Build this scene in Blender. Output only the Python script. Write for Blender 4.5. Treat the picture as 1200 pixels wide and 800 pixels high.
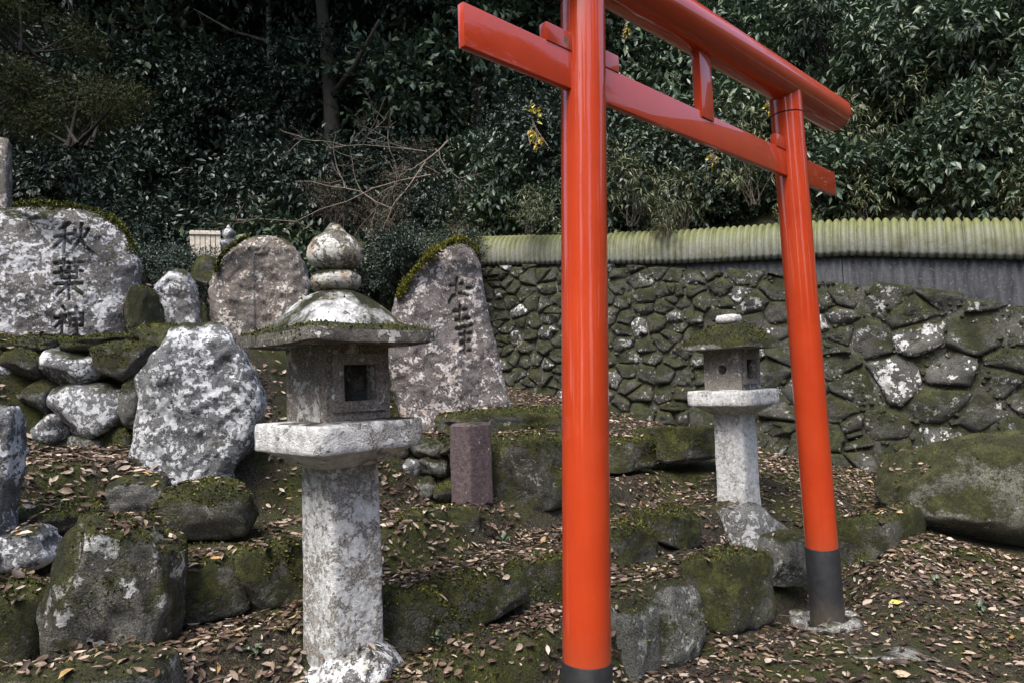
import bpy, bmesh, math, random
import numpy as np
from mathutils import Matrix, Vector

for o in list(bpy.data.objects): bpy.data.objects.remove(o)
S = bpy.context.scene
COL = S.collection

# ------------------------------------------------------------------ camera
FPX, PITCH, ROLL, EYE = 798.5, 0.0525, 0.0358, 1.5
Fw = np.array([0, math.cos(PITCH), math.sin(PITCH)]); Rt = np.array([1., 0, 0]); Up = np.cross(Rt, Fw)
Rt, Up = Rt*math.cos(ROLL)-Up*math.sin(ROLL), Up*math.cos(ROLL)+Rt*math.sin(ROLL)
cd = bpy.data.cameras.new('camera'); cam = bpy.data.objects.new('camera', cd); COL.objects.link(cam)
cd.sensor_width = 36; cd.lens = 36*FPX/1200; cd.clip_start = .05; cd.clip_end = 500
M = Matrix.Identity(4)
for i in range(3):
    M[i][0] = Rt[i]; M[i][1] = Up[i]; M[i][2] = -Fw[i]
M[2][3] = EYE
cam.matrix_world = M
S.camera = cam

# ------------------------------------------------------------------ light
W = bpy.data.worlds.new('World'); S.world = W; W.use_nodes = True
wn_ = W.node_tree.nodes; wl_ = W.node_tree.links
bg = wn_['Background']; sky = wn_.new('ShaderNodeTexSky'); sky.sky_type = 'NISHITA'; sky.sun_disc = False
SUN_EL, SUN_AZ = 60, 203          # azimuth from +Y clockwise: behind the camera, a little to the left
sky.sun_elevation = math.radians(SUN_EL); sky.sun_rotation = math.radians(SUN_AZ)
sky.air_density = 1.0; sky.dust_density = 3.0; sky.ozone_density = .8
wl_.new(sky.outputs[0], bg.inputs[0]); bg.inputs[1].default_value = .15
sd = bpy.data.lights.new('sun', 'SUN'); sd.energy = 1.45; sd.angle = math.radians(24); sd.color = (1, .97, .92)
sun = bpy.data.objects.new('sun', sd); COL.objects.link(sun)
el, az = math.radians(SUN_EL), math.radians(SUN_AZ)
sdir = Vector((math.sin(az)*math.cos(el), math.cos(az)*math.cos(el), math.sin(el)))
sun.rotation_euler = sdir.to_track_quat('Z', 'Y').to_euler(); sun.location = sdir*30
S.view_settings.view_transform = 'Standard'; S.view_settings.look = 'None'
S.view_settings.gamma = 1; S.view_settings.exposure = 1.6
S.render.engine = 'CYCLES'; S.render.resolution_x = 1024; S.render.resolution_y = 682

# ------------------------------------------------------------------ helpers
def ray(px, py):
    d = (px-600)/FPX*Rt-(py-400)/FPX*Up+Fw
    return d
def at(px, py, Y):
    d = ray(px, py); return np.array([0, 0, EYE])+d/d[1]*Y
def onplane(px, py, P0, n):
    d = ray(px, py); o = np.array([0, 0, EYE]); return o+d*(((P0-o)@n)/(d@n))

def _h(i, seed):
    i = i.astype(np.int64)
    n = i[:, 0]*374761393+i[:, 1]*668265263+i[:, 2]*2147483647*3+seed*1274126177
    n = (n ^ (n >> 13))*1274126177 & 0x7fffffff
    n = (n ^ (n >> 16))*668265263 & 0x7fffffff
    return (n ^ (n >> 15)) % 65536/32768.-1
def vn(P, seed=0):
    P = np.asarray(P, float); i = np.floor(P); f = P-i; f = f*f*(3-2*f); r = 0
    for a in (0, 1):
        for b in (0, 1):
            for c in (0, 1):
                w = (f[:, 0] if a else 1-f[:, 0])*(f[:, 1] if b else 1-f[:, 1])*(f[:, 2] if c else 1-f[:, 2])
                r = r+w*_h(i+[a, b, c], seed)
    return r
def fbm(P, seed=0, o=4, g=.5):
    r = 0; a = 1.
    for k in range(o):
        r = r+a*vn(P*2**k+k*17.3, seed+k); a *= g
    return r
def sst(a, b, x):
    t = np.clip((x-a)/(b-a), 0, 1); return t*t*(3-2*t)

def mesh(name, v, f, mat=None, smooth=True):
    me = bpy.data.meshes.new(name)
    v = np.asarray(v, np.float32)
    if isinstance(f, np.ndarray):
        n, k = f.shape
        me.vertices.add(len(v)); me.vertices.foreach_set('co', v.ravel())
        me.loops.add(n*k); me.loops.foreach_set('vertex_index', f.astype(np.int32).ravel())
        me.polygons.add(n); me.polygons.foreach_set('loop_start', np.arange(0, n*k, k, dtype=np.int32))
        me.update(calc_edges=True)
    else:
        me.from_pydata([tuple(map(float, p)) for p in v], [], f); me.update()
    if smooth: me.polygons.foreach_set('use_smooth', np.ones(len(me.polygons), bool))
    if mat: me.materials.append(mat)
    me.validate()
    return me
def put(name, me, parent=None, loc=(0, 0, 0), rz=0):
    o = bpy.data.objects.new(name, me); COL.objects.link(o); o.location = [float(c) for c in loc]; o.rotation_euler = (0, 0, rz)
    if parent: o.parent = parent
    return o
def tag(o, label=None, cat=None, group=None, kind=None):
    if label: o['label'] = label
    if cat: o['category'] = cat
    if group: o['group'] = group
    if kind: o['kind'] = kind
    return o
def thing(name, loc, rz=0, label=None, cat=None, group=None):
    return tag(put(name, None, None, loc, rz), label, cat, group)
def fixn(me):
    bm = bmesh.new(); bm.from_mesh(me); bmesh.ops.recalc_face_normals(bm, faces=bm.faces); bm.to_mesh(me); bm.free(); return me

def box(c, h, bev=.004, seg=2):
    bm = bmesh.new(); bmesh.ops.create_cube(bm, size=2)
    for v in bm.verts: v.co = Vector((v.co.x*h[0]+c[0], v.co.y*h[1]+c[1], v.co.z*h[2]+c[2]))
    if bev: bmesh.ops.bevel(bm, geom=list(bm.edges), offset=bev, segments=seg, profile=.6, affect='EDGES')
    v = [tuple(x.co) for x in bm.verts]; f = [[x.index for x in p.verts] for p in bm.faces]; bm.free(); return v, f
def tube(pts, rad, seg=8, cap=True):
    pts = np.asarray(pts, float); n = len(pts); V = []; F = []
    t = np.gradient(pts, axis=0); t /= np.linalg.norm(t, axis=1)[:, None]+1e-9
    ref = np.array([.3, .9, .1]) if abs(t[0][2]) > .8 else np.array([0, 0, 1.])
    for i in range(n):
        a = np.cross(t[i], ref); a /= np.linalg.norm(a)+1e-9; b = np.cross(t[i], a)
        for k in range(seg):
            w = 2*math.pi*k/seg; V.append(pts[i]+rad[i]*(math.cos(w)*a+math.sin(w)*b))
    for i in range(n-1):
        for k in range(seg):
            F.append([i*seg+k, i*seg+(k+1) % seg, (i+1)*seg+(k+1) % seg, (i+1)*seg+k])
    if cap:
        F.append(list(range(seg))[::-1]); F.append([(n-1)*seg+k for k in range(seg)])
    return V, F
def join(parts):
    V = []; F = []
    for v, f in parts:
        o = len(V); V += [tuple(p) for p in v]; F += [[i+o for i in q] for q in f]
    return V, F
def slathe(prof, seg=64, er=0, seed=0, lift=0):
    """square-ish lathe: prof rows (half, z, exponent)"""
    V = []; F = []; a = (np.arange(seg)+.5)/seg*2*math.pi
    c, s = np.cos(a), np.sin(a)
    for h, z, e in prof:
        r = (abs(c)**e+abs(s)**e)**(-1/e)
        cor = (r-1)/(2**.5-1) if lift else 0
        V.append(np.stack([c*r*h, s*r*h, np.full(seg, z)+lift*np.clip(cor, 0, 1)**2*(h > .2)], 1))
    n = len(prof); V = np.concatenate(V)
    if er:
        N = V-[0, 0, V[:, 2].mean()]; N[:, 2] *= .3; N /= np.linalg.norm(N, axis=1)[:, None]+1e-6
        V = V+N*(er*fbm(V*7, seed, 3)+er*.5*fbm(V*22, seed+9, 3))[:, None]
    for i in range(n-1):
        for k in range(seg): F.append([i*seg+k, i*seg+(k+1) % seg, (i+1)*seg+(k+1) % seg, (i+1)*seg+k])
    F.append(list(range(seg))[::-1]); F.append([(n-1)*seg+k for k in range(seg)])
    return V, F
def densify(prof, m=4):
    out = []
    for p, q in zip(prof[:-1], prof[1:]):
        L = math.hypot(p[0]-q[0], p[1]-q[1]); k = max(1, int(L/.02))
        k = min(k, 12)
        for j in range(k): out.append(tuple(p[i]+(q[i]-p[i])*j/k for i in range(3)))
    out.append(prof[-1]); return out

_ico = {}
def ico(s):
    if s not in _ico:
        bm = bmesh.new(); bmesh.ops.create_icosphere(bm, subdivisions=s, radius=1)
        _ico[s] = (np.array([v.co[:] for v in bm.verts]), np.array([[v.index for v in f.verts] for f in bm.faces])); bm.free()
    return _ico[s]
def rock_pts(e, seed, cuts, rough, sub):
    p, f = ico(sub); rs = np.random.RandomState(seed)
    d = p.copy(); p = p*((abs(p)**e).sum(1)**(-1/e))[:, None]
    for k in range(cuts):
        n = rs.normal(size=3); n[2] *= .8; n /= np.linalg.norm(n); t = p@n; q = rs.uniform(.6, .92)*(1+.25*(e > 3))
        p = p-n*(np.clip(t-q, 0, None)*.92)[:, None]
    of = rs.uniform(0, 50, 3)
    k = rough*(fbm(d*1.4+of, seed, 2)+.45*fbm(d*4+of, seed+3, 3)+.2*fbm(d*9+of, seed+5, 3))
    return p+d*k[:, None], f
def rot2(p, a):
    c, s = math.cos(a), math.sin(a); q = p.copy(); q[:, 0] = p[:, 0]*c-p[:, 1]*s; q[:, 1] = p[:, 0]*s+p[:, 1]*c; return q
def fitbox(p, Wd, D, H):
    lo, hi = p.min(0), p.max(0); return (p-(lo+hi)/2)/(hi-lo)*[Wd, D, H]
rk = [100]
def rock_px(name, bb, Y, mat, label=None, cat=None, group=None, depth=None, rot=0, sink=.2, e=2.6, cuts=7, rough=.12, sub=4, seed=None, parent=None, tilt=0, aspect=1.5):
    """a stone whose visible outline fills the pixel box bb when its near face stands at world distance Y"""
    x0, y0, x1, y1 = bb; rk[0] += 1; seed = seed or rk[0]
    b = at((x0+x1)/2, y1, Y); t = at((x0+x1)/2, y0, Y); Wd = (x1-x0)/FPX*Y*1.02; H = t[2]-b[2]; D = depth or .75*Wd
    p, f = rock_pts(e, seed, cuts, rough, sub)
    if rot:
        p = p*[aspect, 1, 1]; p = rot2(p, rot)
    if tilt:
        c, s = math.cos(tilt), math.sin(tilt); q = p.copy(); q[:, 0] = p[:, 0]*c+p[:, 2]*s; q[:, 2] = -p[:, 0]*s+p[:, 2]*c; p = q
    p = fitbox(p, Wd*(1+.4*D/Y*.5), D, H*(1+sink))
    c = np.array([(b[0]+t[0])/2*(1+.45*D/Y), Y+D*.45, t[2]-H*(1+sink)/2])
    base = np.array([c[0], c[1], b[2]])
    me = mesh(name, p+(c-base), f, mat)
    o = put(name, me, parent, base if not parent else base-np.array(parent.location))
    if not parent: tag(o, label, cat or 'stone', group)
    return o

# ------------------------------------------------------------------ materials
def nt(name):
    m = bpy.data.materials.new(name); m.use_nodes = True; t = m.node_tree
    return m, t.nodes, t.links, t.nodes['Principled BSDF']
class G:
    def __init__(s, name): s.m, s.n, s.l, s.b = nt(name)
    def nd(s, typ, **k):
        x = s.n.new(typ)
        for a, v in k.items(): setattr(x, a, v)
        return x
    def lk(s, a, b): s.l.new(a, b)
    def coord(s, rnd=True):
        tc = s.nd('ShaderNodeTexCoord')
        if not rnd: return tc.outputs['Object']
        oi = s.nd('ShaderNodeObjectInfo'); ml = s.nd('ShaderNodeMath', operation='MULTIPLY'); ml.inputs[1].default_value = 37.
        s.lk(oi.outputs['Random'], ml.inputs[0]); ad = s.nd('ShaderNodeVectorMath', operation='ADD')
        s.lk(tc.outputs['Object'], ad.inputs[0]); s.lk(ml.outputs[0], ad.inputs[1]); return ad.outputs[0]
    def noise(s, co, scale, det=6, rough=.6, dist=0):
        x = s.nd('ShaderNodeTexNoise'); x.inputs['Scale'].default_value = scale; x.inputs['Detail'].default_value = det
        x.inputs['Roughness'].default_value = rough; x.inputs['Distortion'].default_value = dist; s.lk(co, x.inputs['Vector']); return x.outputs['Fac']
    def ramp(s, fac, stops, interp='LINEAR'):
        r = s.nd('ShaderNodeValToRGB'); r.color_ramp.interpolation = interp; e = r.color_ramp.elements
        while len(e) < len(stops): e.new(.5)
        for q, (p, c) in zip(e, stops): q.position = p; q.color = (c if len(c) == 4 else (*c, 1)) if hasattr(c, '__len__') else (c, c, c, 1)
        s.lk(fac, r.inputs[0]); return r.outputs[0]
    def math(s, op, a, b=None, clamp=False):
        x = s.nd('ShaderNodeMath', operation=op); x.use_clamp = clamp
        for i, v in enumerate((a, b)):
            if v is None: continue
            if isinstance(v, (int, float)): x.inputs[i].default_value = v
            else: s.lk(v, x.inputs[i])
        return x.outputs[0]
    def mix(s, fac, a, b, blend='MIX'):
        x = s.nd('ShaderNodeMix', data_type='RGBA', blend_type=blend)
        for i, v in ((0, fac), (6, a), (7, b)):
            if isinstance(v, (int, float)): x.inputs[i].default_value = v
            elif hasattr(v, '__len__'): x.inputs[i].default_value = (*v[:3], 1)
            else: s.lk(v, x.inputs[i])
        return x.outputs[2]
    def bump(s, h, strength, dist, prev=None):
        x = s.nd('ShaderNodeBump'); x.inputs['Strength'].default_value = strength; x.inputs['Distance'].default_value = dist
        s.lk(h, x.inputs['Height'])
        if prev: s.lk(prev, x.inputs['Normal'])
        return x.outputs[0]

def stone(name, dark, light, lich=.5, lsc=9., lcol=(.62, .64, .64), moss=.4, mcol=(.024, .026, .011), mhi=(.085, .088, .024), fine=1., orange=0, side=.25):
    """weathered stone: mottled body, crusty pale lichen (lich 0..1 = cover), moss that keeps to upward faces (moss 0..1)"""
    g = G(name); co = g.coord()
    n1 = g.noise(co, 3.5, 8, .62); n2 = g.noise(co, 28, 6, .7); n3 = g.noise(co, 130, 3, .7)
    body = g.mix(g.ramp(n1, [(.3, 0.), (.7, 1.)]), dark, light)
    body = g.mix(g.math('MULTIPLY', g.ramp(n2, [(.35, 1.), (.6, 0.)]), .6), body, [c*.35 for c in dark])
    spk = g.ramp(n3, [(.45, 0.), (.62, 1.)]); body = g.mix(g.math('MULTIPLY', spk, .4*fine), body, [min(1, c*2.2) for c in light])
    # lichen
    big = g.noise(co, lsc*.28, 3, .5, .3); mid = g.noise(co, lsc, 6, .6, .5); fin = g.noise(co, lsc*3.2, 4, .62)
    a = g.math('ADD', g.math('MULTIPLY', big, .7), g.math('MULTIPLY', mid, 1.2)); a = g.math('ADD', a, g.math('MULTIPLY', fin, 1.0))
    c0 = 1.45+(.5-lich)*.9
    lm = g.ramp(g.math('SUBTRACT', a, c0-.5), [(.485, 0.), (.52, 1.)])
    lcm = g.mix(g.ramp(g.noise(co, lsc*3, 4, .7), [(.35, 0.), (.65, 1.)]), [c*.55 for c in lcol], lcol)
    if orange:
        om = g.ramp(g.noise(co, 11, 4, .6), [(.5, 0.), (.6, 1.)]); lcm = g.mix(g.math('MULTIPLY', om, orange), lcm, (.42, .2, .05))
    col = g.mix(lm, body, lcm)
    # moss
    ge = g.nd('ShaderNodeNewGeometry'); sx = g.nd('ShaderNodeSeparateXYZ'); g.lk(ge.outputs['Normal'], sx.inputs[0])
    mn = g.noise(co, 4.5, 6, .62); mf = g.noise(co, 45, 4, .7)
    up = g.math('ADD', g.math('MULTIPLY', sx.outputs[2], .5), g.math('MULTIPLY', mn, 1.3)); up = g.math('ADD', up, g.math('MULTIPLY', mf, side))
    mm = g.ramp(g.math('SUBTRACT', up, (1.25-moss*.95)-.5+side*.5), [(.42, 0.), (.6, 1.)])
    mc = g.mix(g.ramp(g.math('ADD', g.math('MULTIPLY', g.noise(co, 8, 4, .6), .6), g.math('MULTIPLY', mf, .5)), [(.5, 0.), (.72, 1.)]), mcol, mhi)
    mc = g.mix(g.math('MULTIPLY', g.ramp(g.noise(co, 150, 2, .6), [(.6, 0.), (.45, 1.)]), .7), mc, [c*.35 for c in mcol]) 
    col = g.mix(mm, col, mc); g.lk(col, g.b.inputs['Base Color'])
    g.b.inputs['Roughness'].default_value = .88; g.b.inputs['Specular IOR Level'].default_value = .3
    h = g.math('ADD', g.math('MULTIPLY', n2, .6), g.math('MULTIPLY', n3, .35)); h = g.math('ADD', h, g.math('MULTIPLY', lm, .12))
    h = g.math('ADD', h, g.math('MULTIPLY', g.math('MULTIPLY', mm, g.noise(co, 170, 3, .7)), .9))
    g.lk(g.bump(h, 1., .022), g.b.inputs['Normal'])
    return g.m

DK, LG = (.035, .034, .03), (.13, .125, .11)
M_lant = stone('lichen_granite', (.15, .14, .125), (.33, .315, .29), .5, 14, (.72, .73, .72), .12, fine=1.3)
M_roof = stone('lantern_roof_stone', (.1, .09, .075), (.24, .22, .19), .66, 11, (.72, .73, .73), .27, fine=1.2)
M_jewel = stone('jewel_stone', (.08, .075, .06), (.21, .195, .16), .5, 20, (.7, .69, .64), .3, orange=.5)
M_box = stone('firebox_stone', (.12, .105, .09), (.25, .225, .195), .34, 12, (.66, .65, .62), .1, fine=1.2)
M_roofm = stone('mossy_roof_stone', (.09, .085, .07), (.22, .21, .18), .38, 12, (.66, .66, .62), .62)
M_white = stone('whitened_granite', (.25, .24, .225), (.46, .45, .43), .58, 14, (.78, .78, .77), .06, fine=1.4)
M_stele = stone('lichen_stele', (.075, .071, .067), (.18, .17, .16), .47, 15, (.7, .7, .71), .33)
M_stele_r = stone('purple_stele', (.075, .067, .064), (.17, .153, .147), .4, 18, (.7, .66, .64), .26, mhi=(.2, .2, .03), orange=.25)
M_stele_b = stone('brown_stele', (.085, .072, .06), (.185, .162, .14), .36, 16, (.66, .62, .57), .2, orange=.3)
M_rockw = stone('whitened_rock', (.06, .06, .06), (.17, .172, .175), .47, 15, (.66, .68, .7), .24)
M_curb = stone('mossy_kerb', (.03, .031, .025), (.12, .118, .098), .27, 16, (.36, .37, .31), .68, mcol=(.028, .031, .011), mhi=(.11, .115, .028), side=.6)
M_curbd = stone('dark_kerb', (.042, .044, .039), (.15, .15, .134), .34, 16, (.38, .39, .36), .4, side=.6)
M_boul = stone('mossy_boulder', (.04, .04, .033), (.14, .135, .115), .24, 7, (.6, .6, .58), .66, side=.4)
M_wall = stone('wall_stone', (.03, .03, .026), (.11, .108, .094), .29, 10, (.6, .6, .57), .58, mcol=(.03, .034, .015), mhi=(.095, .1, .04), side=.7)
M_wallm = stone('mossy_wall_stone', (.03, .03, .025), (.1, .1, .08), .3, 13, (.5, .5, .45), .6, mcol=(.03, .034, .015), mhi=(.1, .108, .042), side=.7)
M_wallw = stone('pale_wall_stone', (.035, .034, .03), (.12, .118, .105), .4, 9, (.8, .8, .78), .4, side=.4)
M_rockd = stone('grey_rock', (.07, .07, .066), (.18, .18, .17), .35, 14, (.5, .51, .5), .16)
M_boulw = stone('patched_boulder', (.04, .04, .034), (.14, .135, .118), .4, 6, (.7, .7, .68), .56, side=.5)
M_plat = stone('stained_granite', (.05, .049, .047), (.4, .39, .375), .58, 7, (.76, .76, .75), .1, fine=1.2)
M_eave = stone('dark_eave', (.05, .046, .038), (.17, .158, .135), .38, 8, (.66, .66, .63), .42, side=.5)
M_boulr = stone('grey_mossy_boulder', (.06, .06, .046), (.165, .162, .132), .26, 14, (.42, .42, .37), .6, mcol=(.035, .038, .014), mhi=(.12, .122, .045), side=.7)
M_spk = stone('speckled_granite', (.05, .05, .048), (.2, .198, .19), .58, 26, (.78, .78, .77), .1)
M_post = stone('purple_post', (.075, .055, .058), (.135, .1, .105), .16, 16, (.55, .52, .52), .2, fine=.6)
M_conc = stone('footing_concrete', (.11, .108, .1), (.25, .245, .23), .34, 18, (.6, .6, .58), .12)

M_groove = stone('stained_shade_groove', (.04, .038, .035), (.1, .093, .086), .2, 24, (.4, .4, .38), .1)  # algae stain plus painted shade, as the shallow cuts light too evenly
def simple(name, col, rough=.5, spec=.5, noise=.15, sc=20, bump=0, coat=0):
    g = G(name); co = g.coord()
    n = g.noise(co, sc, 6, .65)
    g.lk(g.mix(g.ramp(n, [(.3, 0.), (.7, 1.)]), [c*(1-noise) for c in col], [min(1, c*(1+noise)) for c in col]), g.b.inputs['Base Color'])
    g.b.inputs['Roughness'].default_value = rough; g.b.inputs['Specular IOR Level'].default_value = spec
    if coat: g.b.inputs['Coat Weight'].default_value = coat; g.b.inputs['Coat Roughness'].default_value = .06
    if bump: g.lk(g.bump(n, bump, .004), g.b.inputs['Normal'])
    return g.m
def paint():
    g = G('vermilion_paint'); co = g.coord()
    n = g.noise(co, 5, 5, .6); s = g.noise(co, 60, 4, .7)
    c = g.mix(g.ramp(n, [(.3, 0.), (.7, 1.)]), (.42, .038, .008), (.48, .05, .012))
    c = g.mix(g.math('MULTIPLY', g.ramp(s, [(.66, 0.), (.72, 1.)]), .35), c, (.4, .08, .04))
    tc = g.nd('ShaderNodeTexCoord'); mp = g.nd('ShaderNodeMapping'); mp.inputs['Scale'].default_value = (1, 1, .05); g.lk(tc.outputs['Object'], mp.inputs[0])
    stv = g.noise(mp.outputs[0], 45, 5, .65); c = g.mix(g.math('MULTIPLY', g.ramp(stv, [(.52, 0.), (.7, 1.)]), .3), c, (.3, .045, .02))
    sx = g.nd('ShaderNodeSeparateXYZ'); g.lk(tc.outputs['Object'], sx.inputs[0])
    dz = g.ramp(g.math('ADD', sx.outputs[2], g.math('MULTIPLY', s, .5)), [(.62, 1.), (.86, 0.)]); c = g.mix(g.math('MULTIPLY', dz, .35), c, (.22, .09, .045))
    g.lk(c, g.b.inputs['Base Color']); g.lk(g.ramp(s, [(.3, .32), (.7, .45)]), g.b.inputs['Roughness'])
    g.b.inputs['Coat Weight'].default_value = .9; g.b.inputs['Coat Roughness'].default_value = .025; g.b.inputs['Specular IOR Level'].default_value = .15
    g.lk(g.bump(n, .1, .004), g.b.inputs['Normal']); return g.m
M_red = paint()
def sleeve():
    g = G('black_sleeve'); co = g.coord(False); n = g.noise(co, 22, 6, .68); sx = g.nd('ShaderNodeSeparateXYZ'); g.lk(co, sx.inputs[0])
    c = g.mix(g.ramp(n, [(.35, 0.), (.7, 1.)]), (.006, .0065, .008), (.02, .021, .023))
    md = g.ramp(g.math('ADD', sx.outputs[2], g.math('MULTIPLY', n, .45)), [(.2, 1.), (.42, 0.)]); c = g.mix(g.math('MULTIPLY', md, .8), c, (.085, .068, .05))
    g.lk(c, g.b.inputs['Base Color']); g.b.inputs['Roughness'].default_value = .6; g.lk(g.bump(n, .5, .005), g.b.inputs['Normal']); return g.m
M_black = sleeve()
M_seam = simple('dark_seam', (.05, .012, .008), .7, .2)

def soil():
    g = G('forest_soil'); co = g.coord(False)
    n = g.noise(co, 2.2, 7, .62); f = g.noise(co, 38, 6, .7); ff = g.noise(co, 150, 3, .7)
    base = g.mix(g.ramp(f, [(.35, 0.), (.65, 1.)]), (.013, .012, .009), (.048, .042, .031))
    base = g.mix(g.math('MULTIPLY', g.ramp(ff, [(.53, 0.), (.62, 1.)]), .7), base, (.17, .14, .105))
    mm = g.ramp(g.math('ADD', g.math('MULTIPLY', n, .9), g.math('MULTIPLY', f, .35)), [(.57, 0.), (.69, 1.)])
    mc = g.mix(g.ramp(g.math('ADD', g.math('MULTIPLY', ff, .5), g.math('MULTIPLY', g.noise(co, 7, 4, .6), .5)), [(.42, 0.), (.62, 1.)]), (.02, .023, .009), (.07, .076, .022))
    g.lk(g.mix(mm, base, mc), g.b.inputs['Base Color']); g.b.inputs['Roughness'].default_value = .95; g.b.inputs['Specular IOR Level'].default_value = .15
    h = g.math('ADD', g.math('MULTIPLY', f, .7), g.math('MULTIPLY', ff, .5)); g.lk(g.bump(h, 1., .025), g.b.inputs['Normal']); return g.m
M_soil = soil()
def leafmat(name, stops, rough=.4, spec=.5, trans=.0, interp='LINEAR'):
    g = G(name); ge = g.nd('ShaderNodeNewGeometry'); co = g.coord(False)
    c = g.ramp(ge.outputs['Random Per Island'], stops, interp)
    n = g.noise(co, 55, 3, .6); c = g.mix(g.math('MULTIPLY', g.ramp(n, [(.35, 1.), (.6, 0.)]), .35), c, [x*.5 for x in stops[0][1]])
    g.lk(c, g.b.inputs['Base Color']); g.b.inputs['Roughness'].default_value = rough; g.b.inputs['Specular IOR Level'].default_value = spec
    if trans:
        t = g.nd('ShaderNodeBsdfTranslucent'); g.lk(c, t.inputs[0]); mx = g.nd('ShaderNodeMixShader'); mx.inputs[0].default_value = trans
        g.lk(g.b.outputs[0], mx.inputs[1]); g.lk(t.outputs[0], mx.inputs[2]); g.lk(mx.outputs[0], g.n['Material Output'].inputs[0])
    return g.m
M_leaf = leafmat('glossy_leaf', [(0, (.026, .046, .026)), (.5, (.052, .083, .044)), (.85, (.09, .125, .065)), (1, (.15, .18, .09))], .44, .5)
M_leafd = leafmat('dark_leaf', [(0, (.015, .028, .019)), (.6, (.03, .05, .034)), (1, (.06, .085, .05))], .44, .5)
M_sasa = leafmat('bamboo_leaf', [(0, (.03, .048, .02)), (.5, (.07, .09, .035)), (.85, (.13, .14, .06)), (1, (.3, .28, .16))], .45, .4)
M_olive = leafmat('olive_frond', [(0, (.018, .024, .006)), (1, (.05, .056, .014))], .7, .2)
M_yel = leafmat('yellow_leaf', [(0, (.5, .36, .04)), (1, (.7, .58, .1))], .5, .3, .2)
M_dry = leafmat('dry_bracken', [(0, (.04, .034, .024)), (.6, (.085, .072, .05)), (1, (.19, .165, .12))], .8, .2)
M_fall = leafmat('fallen_leaf', [(0, (.02, .012, .008)), (.3, (.055, .033, .02)), (.5, (.1, .062, .04)), (.68, (.16, .11, .075)), (.82, (.26, .19, .14)), (.94, (.44, .36, .29)), (.97, (.5, .42, .34)), (1, (.34, .2, .06))], .55, .35)
M_leaf1 = leafmat('yellowed_leaf', [(0, (.5, .38, .08)), (1, (.6, .45, .12))], .5, .3)
M_twig = simple('bare_twig', (.15, .12, .095), .85, .2, .4, 30)
M_bark = simple('dark_bark', (.026, .022, .018), .9, .2, .5, 18, .9)
M_barkg = simple('grey_bark', (.09, .085, .075), .9, .2, .45, 18, .9)
M_board = simple('weathered_board', (.5, .44, .36), .85, .2, .35, 30, .3)
def corr():
    g = G('corrugated_sheet'); co = g.coord(False)
    n = g.noise(co, 6, 7, .65); f = g.noise(co, 60, 4, .7)
    ge = g.nd('ShaderNodeNewGeometry'); sx = g.nd('ShaderNodeSeparateXYZ'); g.lk(ge.outputs['Normal'], sx.inputs[0])
    c = g.mix(g.ramp(f, [(.35, 0.), (.65, 1.)]), (.11, .115, .093), (.21, .215, .175))
    k = g.math('ADD', g.math('MULTIPLY', sx.outputs[2], .55), g.math('MULTIPLY', n, .9)); k = g.math('ADD', k, g.math('MULTIPLY', f, .25))
    c = g.mix(g.ramp(k, [(.5, 0.), (.9, 1.)]), c, (.125, .135, .042)); c = g.mix(g.ramp(g.math('ADD', k, 0.), [(1.05, 0.), (1.3, 1.)]), c, (.09, .1, .03))
    c = g.mix(g.math('MULTIPLY', g.ramp(n, [(.5, 0.), (.66, 1.)]), .6), c, (.075, .072, .05))
    g.lk(c, g.b.inputs['Base Color']); g.b.inputs['Roughness'].default_value = .7; g.lk(g.bump(f, .4, .004), g.b.inputs['Normal']); return g.m
M_corr = corr()
def band():
    g = G('stained_concrete'); tc = g.nd('ShaderNodeTexCoord'); mp = g.nd('ShaderNodeMapping'); mp.inputs['Scale'].default_value = (1, 1, .16)
    g.lk(tc.outputs['Object'], mp.inputs[0]); co = mp.outputs[0]
    n = g.noise(co, 14, 6, .65); f = g.noise(tc.outputs['Object'], 40, 5, .7)
    c = g.mix(g.ramp(n, [(.35, 0.), (.68, 1.)]), (.014, .015, .018), (.075, .078, .086)); c = g.mix(g.math('MULTIPLY', g.ramp(f, [(.55, 0.), (.66, 1.)]), .5), c, (.16, .16, .165))
    g.lk(c, g.b.inputs['Base Color']); g.b.inputs['Roughness'].default_value = .85; g.lk(g.bump(f, .5, .006), g.b.inputs['Normal']); return g.m
M_band = band()

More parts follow.
